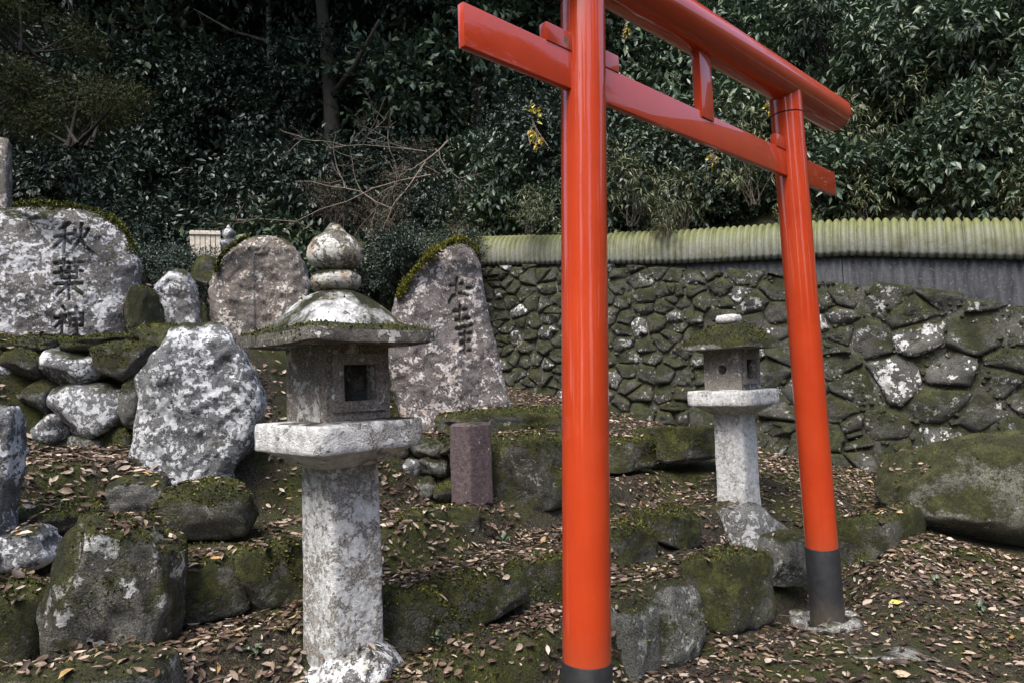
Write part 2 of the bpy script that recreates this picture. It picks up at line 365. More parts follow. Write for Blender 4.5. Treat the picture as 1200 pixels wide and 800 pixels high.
# ------------------------------------------------------------------ terrain
PHI = .7649
uv_ = np.array([math.cos(PHI), math.sin(PHI)]); vv_ = np.array([-math.sin(PHI), math.cos(PHI)])
W0 = np.array([4.43, 5.87]); wd = np.array([-.845, .535]); wd /= np.linalg.norm(wd); wn = np.array([-wd[1], wd[0]])*1.0
if wn[1] > 0: wn = -wn
S_K = [-3.5, 0, 1.31, 3.02, 5.24, 7.1, 12]
def stone_top(s): return np.interp(s, S_K, [1.3, 1.98, 2.31, 2.66, 2.92, 3.14, 3.5])
def pipe_bot(s): return np.interp(s, S_K, [1.9, 2.37, 2.57, 2.70, 2.95, 3.17, 3.6])
def below(x, y):
    u = uv_[0]*x+uv_[1]*y; v = vv_[0]*x+vv_[1]*y
    P = np.stack([u*1.3, np.zeros_like(u), np.zeros_like(u)], -1).reshape(-1, 3)
    wob = (vn(P*2, 5)*.05).reshape(u.shape)
    vw = v+wob
    st = .30*sst(2.1, 2.26, vw)+.18*sst(2.58, 2.74, vw)+.21*sst(3.14, 3.3, vw)
    st = st+(.42-.2*sst(3.2, 4.4, u))*sst(3.6, 3.85, vw-.4*(1-sst(1.7, 2.3, u)))+.04*sst(3.9, 5, v)+(.7)*sst(5.1, 5.5, vw)*(1-sst(3.2, 5.0, u))
    st = st+.035*np.clip(1.9-np.abs(v-1.0), 0, 1)
    zs = .2+.235*(v-1.26); zs = np.where(zs > 0, zs, 0); zs = np.minimum(zs, 2.0)
    w = sst(4.2, 5.5, u)
    dip = .32*np.exp(-((u-4.6)/.5)**2)*(1-sst(2.38, 2.62, v))*sst(1.5, 2.0, v)
    # left of the steps the low ground rises to the second terrace
    lf = (1-sst(.2, 1.1, u))*.48*sst(1.4, 2.3, v); st = np.maximum(st, lf)
    return st*(1-w)+zs*w-dip
def height(x, y):
    x = np.asarray(x, float); y = np.asarray(y, float)
    dx, dy = x-W0[0], y-W0[1]; s = dx*wd[0]+dy*wd[1]; d = -(dx*wn[0]+dy*wn[1])
    b = below(x, y)
    hw = pipe_bot(s)+.28+.72*np.clip(d-.35, 0, 16); hl = b+.62*np.clip(np.maximum(d, y-10.)+.4, 0, 18)
    k = sst(7.6, 9.2, s); hill = hw*(1-k)+hl*k
    z = np.where(d > .22, hill, np.where(s > 8.4, np.maximum(b, hill), b))
    P = np.stack([x, y, np.zeros_like(x)], -1).reshape(-1, 3)
    near = np.exp(-((x-.5)**2+(y-5)**2)/80)
    z = z+((fbm(P*2.2, 3, 4)*.022).reshape(x.shape)+(fbm(P*9, 8, 2)*.008).reshape(x.shape)*near)
    far = sst(12, 40, np.hypot(x, y)); return z+far*(fbm(P*.1, 4, 3)*1.5).reshape(x.shape)*(d > 0)
gx = np.concatenate([[-90, -60, -40, -28, -20, -14, -10, -8, -6.8, -6], np.arange(-5.4, 6.6, .05), [7, 7.6, 8.5, 10, 13, 18, 26, 40, 60, 90]])
gy = np.concatenate([[-90, -50, -25, -12, -6, -3, -1, .2, .8], np.arange(1.2, 10.6, .05), [11, 11.6, 12.5, 13.5, 15, 17, 19, 22, 25, 28, 32, 40, 60, 90]])
X, Y_ = np.meshgrid(gx, gy); Z = height(X, Y_); nx, ny = len(gx), len(gy)
idx = np.arange(nx*ny).reshape(ny, nx)
q = np.stack([idx[:-1, :-1], idx[:-1, 1:], idx[1:, 1:], idx[1:, :-1]], -1).reshape(-1, 4)
ground = put('ground', mesh('ground', np.stack([X, Y_, Z], -1).reshape(-1, 3), q, M_soil)); tag(ground, kind='structure', label='dark leaf strewn soil rising in terraces to a wooded bank', cat='ground')
def gz(x, y): return float(height(np.array([x]), np.array([y]))[0])

# ------------------------------------------------------------------ torii gate
TB = np.array([.2154, 2.5425]); SPAN, LEAN, NZ, NH, EXT, KZ, KR, KEXT, PR = 2.1621, .0537, 2.599, .1509, .622, 3.157, .108, .74, .0896
gate = thing('torii_gate', (TB[0], TB[1], 0), PHI, 'tall vermilion torii gate with black sleeved feet straddling the stone steps', 'torii gate')
tl = math.tan(LEAN)
def add(name, vf, mat, parent, smooth=True, loc=(0, 0, 0)):
    o = put(name, fixn(mesh(name, vf[0], vf[1], mat, smooth)), parent, loc); return o
def auto(o, ang=40):
    me = o.data; me.polygons.foreach_set('use_smooth', np.ones(len(me.polygons), bool)); me.set_sharp_from_angle(angle=math.radians(ang)); return o
for k, (x0, sg) in enumerate(((0, 1), (SPAN, -1))):
    ax = lambda z: (x0+sg*tl*z, 0, z)
    pts = [ax(z) for z in np.linspace(.3, KZ-.185, 10)]; pil = auto(add('pillar', tube(pts, [PR*(1-.008*z/3) for z in np.linspace(.3, 3, 10)], 64), M_red, gate))
    auto(add('joint', tube([ax(KZ-.187), ax(KZ-.176)], [PR*.96]*2, 48), M_seam, pil))
    auto(add('neck', tube([ax(KZ-.177), ax(KZ-.02)], [PR*.992]*2, 64), M_red, pil))
    auto(add('sleeve', tube([ax(-.25), ax(.452), ax(.457)], [PR*1.045, PR*1.045, PR*1.02], 64), M_black, pil))
kx = tl*KZ
xs = np.linspace(kx-KEXT, SPAN-kx+KEXT, 24)
auto(add('top_rail', tube([(xs[0]-.004, 0, KZ)]+[(x, 0, KZ) for x in xs]+[(xs[-1]+.004, 0, KZ)], [KR-.006]+[KR]*24+[KR-.006], 64), M_red, gate))
nx0 = tl*NZ; TH = .015
auto(add('tie_beam', box((SPAN/2, 0, NZ+NH/2), (SPAN/2-nx0+EXT, TH, NH/2), .004), M_red, gate))
for x in (nx0-PR-.055, nx0+PR+.055, SPAN-nx0-PR-.05, SPAN-nx0+PR+.03):
    auto(add('wedge', box((x, 0, NZ+NH+.034), (.075, TH+.004, .036), .003), M_red, gate))
auto(add('centre_strut', box((SPAN/2-.02, 0, (NZ+NH+KZ-KR)/2), (.055, .022, (KZ-KR-NZ-NH)/2+.03), .003), M_red, gate))

# ------------------------------------------------------------------ lanterns
def holewall(w, h, t, hole, cz=0):
    """a wall panel in XZ (width w, height h, thickness t along Y) with an opening given by hole(angle)->radius"""
    ca = [math.atan2(sy*h/2, sx*w/2) for sx in (-1, 1) for sy in (-1, 1)]
    A = sorted(set([round(x, 5) for x in list(np.linspace(-math.pi, math.pi, 49)[:-1])+ca+hole[1]])); n = len(A); V = []
    for y in (-t/2, t/2):
        for a in A:
            r = min(w/2/max(abs(math.cos(a)), 1e-6), (h/2)/max(abs(math.sin(a)), 1e-6)); V.append((math.cos(a)*r, y, math.sin(a)*r))
        for a in A:
            r = hole[0](a); V.append((math.cos(a)*r, y, math.sin(a)*r+cz))
    F = []
    for k in range(n):
        j = (k+1) % n
        F += [[k, j, n+j, n+k], [2*n+k, 3*n+k, 3*n+j, 2*n+j], [n+k, n+j, 3*n+j, 3*n+k], [k, 2*n+k, 2*n+j, j]]
    return V, F
def recthole(w, h): return (lambda a: min(w/2/max(abs(math.cos(a)), 1e-6), h/2/max(abs(math.sin(a)), 1e-6)), [math.atan2(b*h, c*w) for b in (-1, 1) for c in (-1, 1)])
def roundhole(r): return (lambda a: r, [])
def xf(vf, rz=0, t=(0, 0, 0)):
    v = rot2(np.asarray(vf[0], float), rz)+np.array(t); return v, vf[1]
def lantern(pos, rz, z0, label, mats, finial, seed, round_left):
    t = thing('stone_lantern', (pos[0], pos[1], z0), rz, label, 'lantern', 'pair of stone lanterns flanking the steps')
    ms, mp, mb, mr, mj = mats; z = lambda a: a-z0
    auto(add('shaft', slathe(densify([(.105, z(.3), 10), (.122, z(.42), 12), (.12, z(.8), 12), (.116, z(1.17), 12)]), 128, .004, seed), ms, t), 38)
    auto(add('platform', slathe(densify([(.13, z(1.165), 6), (.15, z(1.175), 6), (.225, z(1.228), 12), (.252, z(1.236), 16), (.256, z(1.243), 16), (.255, z(1.338), 16), (.25, z(1.346), 16), (.15, z(1.352), 8)]), 128, .005, seed+1), mp, t), 38)
    fb = put('fire_box', None, t); H = .32; w = .302; zc = z(1.342)+H/2
    add('wall', xf(holewall(w, H, .05, recthole(.15, .145), -.0), 0, (0, -w/2+.025, zc)), mb, fb, False)
    add('wall', xf(holewall(w, H, .05, recthole(.15, .145), -.0), 0, (0, w/2-.025, zc)), mb, fb, False)
    if round_left:
        add('wall', xf(holewall(w-.1, H, .05, roundhole(.037), .0), math.pi/2, (-w/2+.025, 0, zc)), mb, fb, False)
    else:
        add('wall', box((-w/2+.025, 0, zc), (.025, w/2-.05, H/2), 0), mb, fb, False)
    add('wall', xf(holewall(w-.1, H, .05, roundhole(.037), .0), math.pi/2, (w/2-.025, 0, zc)), mb, fb, False)
    add('window_rim', xf(holewall(w*.84, H*.72, .012, recthole(.152, .147)), 0, (0, -w/2-.004, zc)), mb, fb, False)
    if finial:
        pr = [(.13, 1.658, 6), (.28, 1.652, 10), (.312, 1.655, 12), (.314, 1.665, 12), (.31, 1.702, 12), (.27, 1.716, 9), (.235, 1.732, 6), (.215, 1.755, 4.5), (.188, 1.795, 3.6), (.152, 1.836, 3), (.11, 1.868, 2.5), (.065, 1.888, 2.1), (.03, 1.893, 2)]
    else:
        pr = [(.13, 1.65, 6), (.25, 1.648, 7), (.285, 1.655, 8), (.29, 1.68, 8), (.28, 1.71, 7), (.22, 1.765, 4), (.16, 1.815, 3.2), (.09, 1.845, 2.4), (.03, 1.852, 2)]
    ke = 7 if finial else 6
    auto(add('eaves', slathe(densify([(a, z(b), c) for a, b, c in pr[:ke]]), 128, .009, seed+2, .014), M_eave if finial else mr, t), 38)
    auto(add('roof', slathe(densify([(pr[ke-1][0]*.96, z(pr[ke-1][1]-.02), pr[ke-1][2])]+[(a, z(b), c) for a, b, c in pr[ke-1:]]), 128, .009, seed+2), mr, t), 38)
    if finial:
        pr = [(.05, 1.885), (.085, 1.895), (.1, 1.92), (.1, 1.945), (.088, 1.965), (.06, 1.975), (.075, 1.985), (.104, 2.005), (.112, 2.035), (.106, 2.075), (.085, 2.11), (.05, 2.135), (.034, 2.155), (.024, 2.172), (.005, 2.178)]
        k = 5
        add('lotus_ring', slathe(densify([(a, z(b), 2.2) for a, b in pr[:k+1]]), 64, .006, seed+3), mj, t)
        add('jewel', slathe(densify([(a, z(b), 2.1) for a, b in pr[k:]]), 64, .006, seed+4), mj, t)
    else:
        add('broken_finial', slathe(densify([(.06, z(1.84), 2.4), (.09, z(1.855), 2.4), (.094, z(1.89), 2.4), (.082, z(1.912), 2.4), (.03, z(1.918), 2.2)]), 48, .008, seed+3), mp, t)
    return t
L1 = lantern((-.735, 2.86), PHI+.06, .36, 'tall lichened stone lantern topped by a round jewel finial', (M_lant, M_plat, M_box, M_roof, M_jewel), True, 11, False)
L2 = lantern((1.675, 5.22), PHI, .42, 'stone lantern with mossy roof and broken off finial on a round rock', (M_white, M_white, M_box, M_roofm, M_roofm), False, 31, True)
def base_stone(par, dims, zc, mat, seed, dx=0, dy=0):
    p, f = rock_pts(2.8, seed, 6, .12, 4); p = fitbox(p, *dims)
    return put('base_stone', mesh('base_stone', p+np.array([dx, dy, zc]), f, mat), par)
base_stone(L1, (.52, .5, .5), -.14, M_spk, 41)
base_stone(L2, (.66, .66, .64), -.2, M_rockd, 42)

# ------------------------------------------------------------------ carved stelae
def slab(name, prof, Y, face, thick, mat, label, cat='stele', strokes=(), base=None, nrow=90, ncol=120, seed=1, rough=.02, sink=.12, cut=.03, sw=.016, group=None, gdark=True):
    """upright slab: prof = [(py, left px, right px)...] from top to bottom, traced on the plane through the base point with facing angle `face`"""
    pm = prof[-1]; P0 = at((pm[1]+pm[2])/2, pm[0], Y); n = np.array([math.sin(face), -math.cos(face), 0]); a = np.array([math.cos(face), math.sin(face), 0])
    def loc(px, py):
        q = onplane(px, py, P0, n)-P0; return q@a, q[2]
    Lp = np.array([loc(l, y) for y, l, r in prof]); Rp = np.array([loc(r, y) for y, l, r in prof])
    zt = (Lp[0, 1]+Rp[0, 1])/2; zb = -sink
    zz = zb+(zt-zb)*(1-(1-np.linspace(0, 1, nrow))**1.25)
    Lf = np.interp(zz, Lp[::-1, 1], Lp[::-1, 0]); Rf = np.interp(zz, Rp[::-1, 1], Rp[::-1, 0])
    # angle samples: dense on the front (negative n-depth is back)
    th = np.concatenate([np.linspace(-math.pi/2-.0, math.pi/2, ncol, endpoint=False), np.linspace(math.pi/2, 3*math.pi/2, 24, endpoint=False)])
    ex = .34
    cx = np.sign(np.sin(th))*abs(np.sin(th))**ex; cy = np.sign(np.cos(th))*abs(np.cos(th))**ex
    fr = np.linspace(-1, 1, ncol); cx[:ncol] = np.linspace(-.995, .995, ncol); cy[:ncol] = (1-abs(cx[:ncol])**6)**.35
    top = np.clip((1-(zz-zb)/(zt-zb))/.12, 0, 1)**.5
    V = np.zeros((nrow, len(th), 3)); mid = (Lf+Rf)/2; hw = np.maximum((Rf-Lf)/2, .008)
    V[:, :, 0] = mid[:, None]+hw[:, None]*cx; V[:, :, 1] = -thick/2*(.25+.75*top)[:, None]*cy; V[:, :, 2] = zz[:, None]
    sh = V.shape; P = V.reshape(-1, 3)
    k = rough*(fbm(P*3+seed*7.1, seed, 4)+.42*fbm(P*16+seed, seed+4, 3))
    N = np.stack([np.tile(cx*1.2*(abs(cx) > .97), nrow), -np.tile(cy, nrow), .6*np.repeat(1-top, len(th))], 1); P = P+N*k[:, None]
    if strokes:
        dmin = np.full(len(P), 9.); front = np.tile(cy > .5, nrow)
        for st in strokes:
            pts = np.array([loc(*s) for s in st])
            for p, q2 in zip(pts[:-1], pts[1:]):
                d = q2-p; L = d@d+1e-9; t = np.clip(((P[:, [0, 2]]-p)@d)/L, 0, 1)
                dd = np.linalg.norm(P[:, [0, 2]]-p-t[:, None]*d, axis=1)/(1.-.3*t); dmin = np.minimum(dmin, dd)
        P[:, 1] += cut*(1-sst(sw*.35, sw, dmin))*front
    m = len(th); F = []
    ii = np.arange(nrow*m).reshape(nrow, m); jj = np.roll(ii, -1, 1)
    qd = np.stack([ii[:-1], jj[:-1], jj[1:], ii[1:]], -1).reshape(-1, 4).tolist()
    F = qd+[list(ii[-1]), list(ii[0][::-1])]
    off = n*(-thick/2); me = fixn(mesh(name, P, F, mat))
    if strokes:      # the cut grooves are bare of lichen, stained, and darkened to deepen their shade
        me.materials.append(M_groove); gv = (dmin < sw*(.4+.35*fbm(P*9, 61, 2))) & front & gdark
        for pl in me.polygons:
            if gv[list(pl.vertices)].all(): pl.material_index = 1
    o = put(name, me, None, P0+off, face); return tag(o, label, cat, group)
z4 = lambda pts: [(x/4., 200+y/4.) for x, y in pts]
K = [[(325, 250), (280, 275)], [(258, 312), (340, 297)], [(305, 268), (300, 388)], [(300, 312), (258, 360)], [(305, 315), (335, 345)],
     [(352, 285), (362, 312)], [(415, 278), (398, 312)], [(384, 250), (376, 322), (340, 375)], [(380, 318), (402, 362), (438, 388)],
     [(262, 437), (388, 430)], [(300, 418), (300, 452)], [(350, 416), (350, 450)], [(258, 482), (390, 472)], [(288, 460), (292, 506)], [(325, 456), (325, 505)], [(360, 456), (360, 503)], [(290, 506), (365, 503)],
     [(262, 535), (388, 526)], [(325, 505), (325, 600)], [(320, 535), (268, 585)], [(330, 535), (388, 578)],
     [(295, 640), (306, 658)], [(260, 692), (312, 682)], [(308, 686), (258, 735)], [(290, 705), (290, 770)], [(300, 706), (318, 724)],
     [(330, 675), (388, 672), (388, 726), (330, 730), (330, 675)], [(330, 702), (388, 699)], [(360, 645), (360, 782)]]
slab('stone_stele', [(236, 20, 66), (240, -18, 112), (250, -40, 130), (262, -52, 148), (285, -60, 158), (310, -64, 164), (350, -66, 160), (396, -66, 150)], 4.75, .42, .34, M_stele,
     'broad lichen whitened stele carved with three large characters on the low stone wall', strokes=[z4(s) for s in K], seed=3, nrow=180, ncol=280, cut=.032, sw=.0145, rough=.02)
zm = lambda pts: [(420+x/4.446, 260+y/4.446) for x, y in pts]
K2 = [[(482, 332), (545, 322)], [(516, 296), (514, 374)], [(568, 346), (604, 340)], [(476, 420), (490, 390), (530, 372), (575, 385)], [(498, 468), (565, 456)], [(532, 440), (532, 520)],
      [(510, 515), (585, 500)], [(512, 560), (594, 540)], [(530, 590), (590, 580)], [(535, 632), (585, 618)], [(556, 575), (560, 690)], [(530, 680), (590, 668)]]
slab('stone_stele', [(276, 539, 542), (281, 532, 549), (286, 522, 555), (294, 507, 561), (310, 490, 567), (330, 474, 570), (352, 463, 574), (380, 454, 580), (420, 452, 590), (455, 460, 598), (480, 468, 602), (503, 474, 604)], 5.1, .25, .3, M_stele_r,
     'tall pointed purple grey stele with yellow moss along one sloping shoulder', strokes=[zm(s) for s in K2], seed=5, nrow=150, ncol=150, cut=.028, sw=.017, rough=.026)
slab('stone_stele', [(272, 298, 320), (277, 286, 334), (288, 270, 346), (305, 254, 356), (330, 246, 362), (360, 246, 364), (402, 248, 362)], 5.7, .3, .3, M_stele_b,
     'rounded brown stele with smooth purple streak behind the jewel topped lantern', seed=8, rough=.03,
     strokes=[[(300+dx, 300), (300+dx, 395)] for dx in (0, 3, 6, 9, 12)], cut=.016, sw=.02, gdark=False)
slab('stone_stele', [(313, 204, 212), (318, 194, 220), (332, 180, 226), (350, 172, 232), (386, 166, 236)], 5.3, .35, .24, M_stele,
     'small pointed stele speckled white between the two larger ones', seed=9, rough=.03, nrow=60, ncol=70)
slab('standing_rock', [(376, 214, 246), (382, 198, 258), (395, 190, 272), (420, 174, 286), (450, 160, 297), (475, 153, 303), (500, 147, 300), (530, 146, 290), (556, 144, 272)], 3.9, .2, .34, M_rockw,
     'large whitened standing rock with mossy crown leaning on the stone wall', 'rock', seed=12, rough=.032, nrow=90, ncol=90)
slab('standing_rock', [(478, -14, 8), (490, -20, 13), (530, -24, 15), (570, -26, 9), (600, -26, 2)], 3.0, .3, .2, M_rockw,
     'narrow whitened standing rock beside the leafy terrace', 'rock', seed=14, rough=.03, nrow=60, ncol=50)

# squat square post
pp = at(553, 603, 4.33); post = tag(put('stone_post', fixn(mesh('stone_post', *slathe(densify([(.098, -.15, 14), (.1, .1, 14), (.099, .572, 14), (.09, .588, 14), (.02, .592, 8)]), 128, .003, 77), M_post)), None, (pp[0], pp[1]+.1, pp[2]-.02), PHI),
    'squat square purple stone post beside the mossy blocks', 'post'); auto(post, 30)

# ------------------------------------------------------------------ step stones and boulders
G1, G2, G3, G4 = ['stones of the %s step' % w for w in ('lowest', 'second', 'third', 'top')]
def kerb(bb, Y, mat, label, group, depth=.34, aspect=1.6, **k):
    k.setdefault('e', 7.); k.setdefault('cuts', 3); k.setdefault('rough', .075); k.setdefault('sub', 5)
    w = bb[2]-bb[0]; bb = (bb[0]-.14*w, bb[1], bb[2]+.14*w, bb[3])
    return rock_px('step_stone', bb, Y, mat, label, 'stone', group, depth=depth, rot=PHI, aspect=aspect, **k)
kerb((712, 712, 767, 812), 3.36, M_curbd, 'dark upright step stone close behind the near pillar', G1, .3, 1.1)
kerb((744, 690, 818, 783), 3.5, M_curbd, 'rounded grey step stone with a ridged mossy top', G1, .4, 1.2, e=3.2)
kerb((806, 655, 898, 738), 3.86, M_curb, 'mossy step stone just below the lantern rock', G1, .42, 1.5)
kerb((895, 628, 945, 684), 4.55, M_curbd, 'low grey step stone between lantern rock and far pillar', G1, .3, 1.2)
kerb((984, 598, 1078, 672), 4.75, M_curb, 'squared mossy step stone behind the far pillar', G1, .45, 1.5)
kerb((450, 694, 528, 770), 3.02, M_curb, 'mossy step stone next to the jewel topped lantern shaft', G2, .3, 1.5)
kerb((512, 680, 606, 744), 3.22, M_curb, 'long moss covered step stone between lantern and near pillar', G2, .34, 1.8)
kerb((594, 660, 668, 722), 3.5, M_curb, 'mossy step stone half hidden behind the near pillar', G2, .34, 1.6)
kerb((700, 618, 764, 668), 4.2, M_curb, 'bright mossy step stone with leaves piled on it', G2, .4, 1.5)
kerb((750, 599, 814, 644), 4.5, M_curb, 'bright mossy block beside the round lantern rock', G2, .4, 1.4)
kerb((443, 600, 548, 658), 3.95, M_curb, 'wide dark mossy step stone below the purple post', G3, .36, 1.9)
kerb((262, 645, 356, 712), 3.12, M_curb, 'dark mossy step stone touching the jewel topped lantern', G3, .34, 1.7)
kerb((192, 664, 274, 728), 2.95, M_curb, 'dark mossy step stone beside the white patched boulder', G3, .32, 1.6)
kerb((576, 508, 664, 590), 4.5, M_curb, 'big square moss covered block beside the purple post', G4, .5, 1.3, sub=5)
kerb((528, 479, 664, 516), 4.75, M_curb, 'long mossy ledge block below the pointed stele', G4, .5, 2.2)
kerb((700, 514, 762, 548), 5.4, M_curb, 'low mossy slab behind the near pillar', G4, .4, 1.6)
kerb((752, 500, 840, 536), 5.75, M_curb, 'low dark mossy slab at the foot of the retaining wall', G4, .4, 1.9)
rock_px('base_rock', (128, 556, 204, 602), 3.65, M_curbd, 'grey foot stone with one square white patch under the standing rock', 'stone', depth=.3)
rock_px('base_rock', (188, 566, 304, 628), 3.5, M_curb, 'wide mossy foot stone in front of the whitened standing rock', 'stone', depth=.4, e=3.4)
rock_px('boulder', (66, 606, 210, 792), 2.55, M_boulw, 'mossy boulder with a large white lichen patch beside the steps', 'boulder', depth=.5, sub=5, e=2.5, cuts=7, rough=.1, seed=927)
rock_px('boulder', (1036, 508, 1262, 634), 4.75, M_boulr, 'big rounded moss covered boulder against the retaining wall', 'boulder', depth=.95, sub=5, e=2.4, cuts=5, rough=.07)
rock_px('flat_slab', (8, 784, 202, 850), 2.3, M_curbd, 'flat grey paving slab edge at the foot of the mossy boulder', 'slab', depth=.3, e=5, cuts=3, rough=.04)
rock_px('rock', (-20, 622, 66, 668), 2.95, M_rockw, 'low pale grey rock beside the mossy boulder', 'rock', depth=.3, e=2.6)
rock_px('rock', (24, 590, 112, 632), 3.2, M_curb, 'low mossy mound rock on the leafy terrace', 'rock', depth=.35)
rock_px('rock', (-30, 690, 70, 800), 2.5, M_curb, 'dark mossy rock wedged against the white patched boulder', 'rock', depth=.4)
rock_px('rock', (166, 375, 262, 412), 4.5, M_curb, 'mossy ledge rock behind the whitened standing rock', 'rock', depth=.4, e=3)
rock_px('rock', (150, 330, 186, 396), 4.95, M_boul, 'dark mossy rock leaning beside the broad carved stele', 'rock', depth=.3)
rock_px('rock', (222, 296, 262, 330), 5.9, M_curb, 'dark mossy rock below the pale board', 'rock', depth=.3)
rock_px('rock', (1085, 650, 1180, 690), 4.5, M_curb, 'low mossy rock sunk in the earth bank by the big boulder', 'rock', depth=.4, sink=.5)
# boundary wall on the left
lw = at(80, 530, 4.4); lowwall = thing('low_stone_wall', lw, 0, 'low mossy wall of rough stones under the broad carved stele', 'wall')
for bb, mt in (((56, 402, 124, 450), M_rockw), ((108, 392, 190, 448), M_boul), ((68, 445, 154, 515), M_rockw), ((34, 440, 76, 486), M_curbd), ((36, 480, 84, 524), M_rockw), ((-12, 410, 26, 460), M_rockw), ((10, 400, 64, 446), M_curb),
               ((-8, 452, 42, 504), M_curbd), ((4, 496, 46, 532), M_curbd), ((-36, 498, 8, 540), M_curbd), ((80, 508, 132, 534), M_curbd), ((126, 500, 166, 536), M_curb), ((148, 440, 186, 505), M_curbd), ((-60, 405, -8, 460), M_curb), ((-60, 455, -6, 505), M_curbd)):
    rock_px('stone', bb, 4.32, mt, parent=lowwall, depth=.34, e=3., cuts=8, sink=.06, rough=.09, sub=4)
cap = put('coping', None, lowwall)
for bb in ((-60, 388, 20, 412), (14, 390, 90, 410), (84, 388, 170, 408)):
    o = rock_px('stone', bb, 4.36, M_curb, parent=lowwall, depth=.5, e=3.4, cuts=3, sub=4)
bpy.data.objects.remove(cap)
# heap of small stones left of the post
hp = at(485, 592, 4.4); heap = thing('dry_stone_riser', hp, 0, 'short riser of small piled stones left of the purple post', 'wall')
for bb, mt in (((440, 536, 474, 566), M_curbd), ((466, 536, 496, 562), M_rockw), ((446, 560, 484, 594), M_curbd), ((480, 556, 514, 590), M_curbd), ((488, 528, 528, 562), M_curbd), ((508, 560, 534, 592), M_curb), ((440, 518, 480, 542), M_curb), ((474, 512, 520, 538), M_curbd), ((414, 552, 452, 596), M_curbd), ((512, 512, 534, 534), M_boul)):
    rock_px('stone', bb, 4.42, mt, parent=heap, depth=.2, e=2.7, cuts=7, sink=.06, sub=3)

# concrete footing lumps round the far pillar
B2 = TB+uv_*SPAN
ft = thing('concrete_footing', (B2[0], B2[1], 0), 0, 'broken pale concrete collar round the foot of the far pillar', 'footing')
for k in range(9):
    a = k/9*6.28+.3; r = .15+.02*math.sin(k*5); p, f = rock_pts(2.4, 300+k, 5, .14, 3); p = fitbox(p, .13+.05*math.sin(k*3)**2, .1, .1+.03*math.cos(k*7)); p = rot2(p, a+1.57)
    put('lump', mesh('lump', p+np.array([r*math.cos(a), r*math.sin(a), .012+.014*math.sin(k*2.2)]), f, M_conc), ft)
B1_ = TB
ft = thing('concrete_footing', (B1_[0], B1_[1], 0), 0, 'concrete collar round the foot of the near pillar', 'footing')
for k in range(7):
    a = k/7*6.28; p, f = rock_pts(2.4, 320+k, 5, .14, 3); p = rot2(fitbox(p, .16, .1, .1), a+1.57)
    put('lump', mesh('lump', p+np.array([.15*math.cos(a), .15*math.sin(a), .01]), f, M_conc), ft)
p, f = rock_pts(3, 340, 4, .1, 3); pc = at(1045, 776, 3.55)
tag(put('concrete_patch', mesh('concrete_patch', fitbox(p, .42, .2, .06), f, M_conc), None, (pc[0], pc[1], gz(pc[0], pc[1])-.008), -.2), 'flat rough concrete patch in the ground near the far pillar', 'concrete')

# ------------------------------------------------------------------ retaining wall of fitted stones
def wp(s, z, d=0):   # wall coordinates -> world (d = towards the viewer)
    q = W0+wd*s+wn*d; return np.array([q[0], q[1], z])
def wbase(s):
    q = W0+wd*s+wn*.15; return gz(q[0], q[1])
rw = thing('retaining_wall', wp(3, wbase(3.)), 0, 'long retaining wall of irregular mossy fieldstones with white lichen patches', 'wall')
rwl = np.array(rw.location)
def clip(poly, n, c):
    out = []
    for i in range(len(poly)):
        a, b = poly[i], poly[(i+1) % len(poly)]; da, db = a@n-c, b@n-c
        if da <= 0: out.append(a)
        if (da < 0) != (db < 0) and da != db: out.append(a+(b-a)*(da/(da-db)))
    return out
rs = np.random.RandomState(4)
seeds = []
s = -.75
while s < 5.95:
    cw = np.interp(s, [-1, 1.5, 3, 4, 8], [.36, .32, .255, .215, .215])*rs.uniform(.7, 1.3); z0 = wbase(s)-.08; z = z0+rs.uniform(0, .15); t = float(stone_top(s))
    while z < t+.15:
        seeds.append((s+rs.uniform(-.5, .5)*cw*.95, z+rs.uniform(-.05, .05))); z += cw*rs.uniform(.45, 1.15)
    s += cw*.92
for k in range(16):
    q_ = seeds[rs.randint(len(seeds))]; seeds.append((q_[0]+rs.uniform(-.2, .2), q_[1]+rs.uniform(-.15, .15)))
seeds = np.array(seeds); AN = np.array([1., 1.25])
cnt = 0
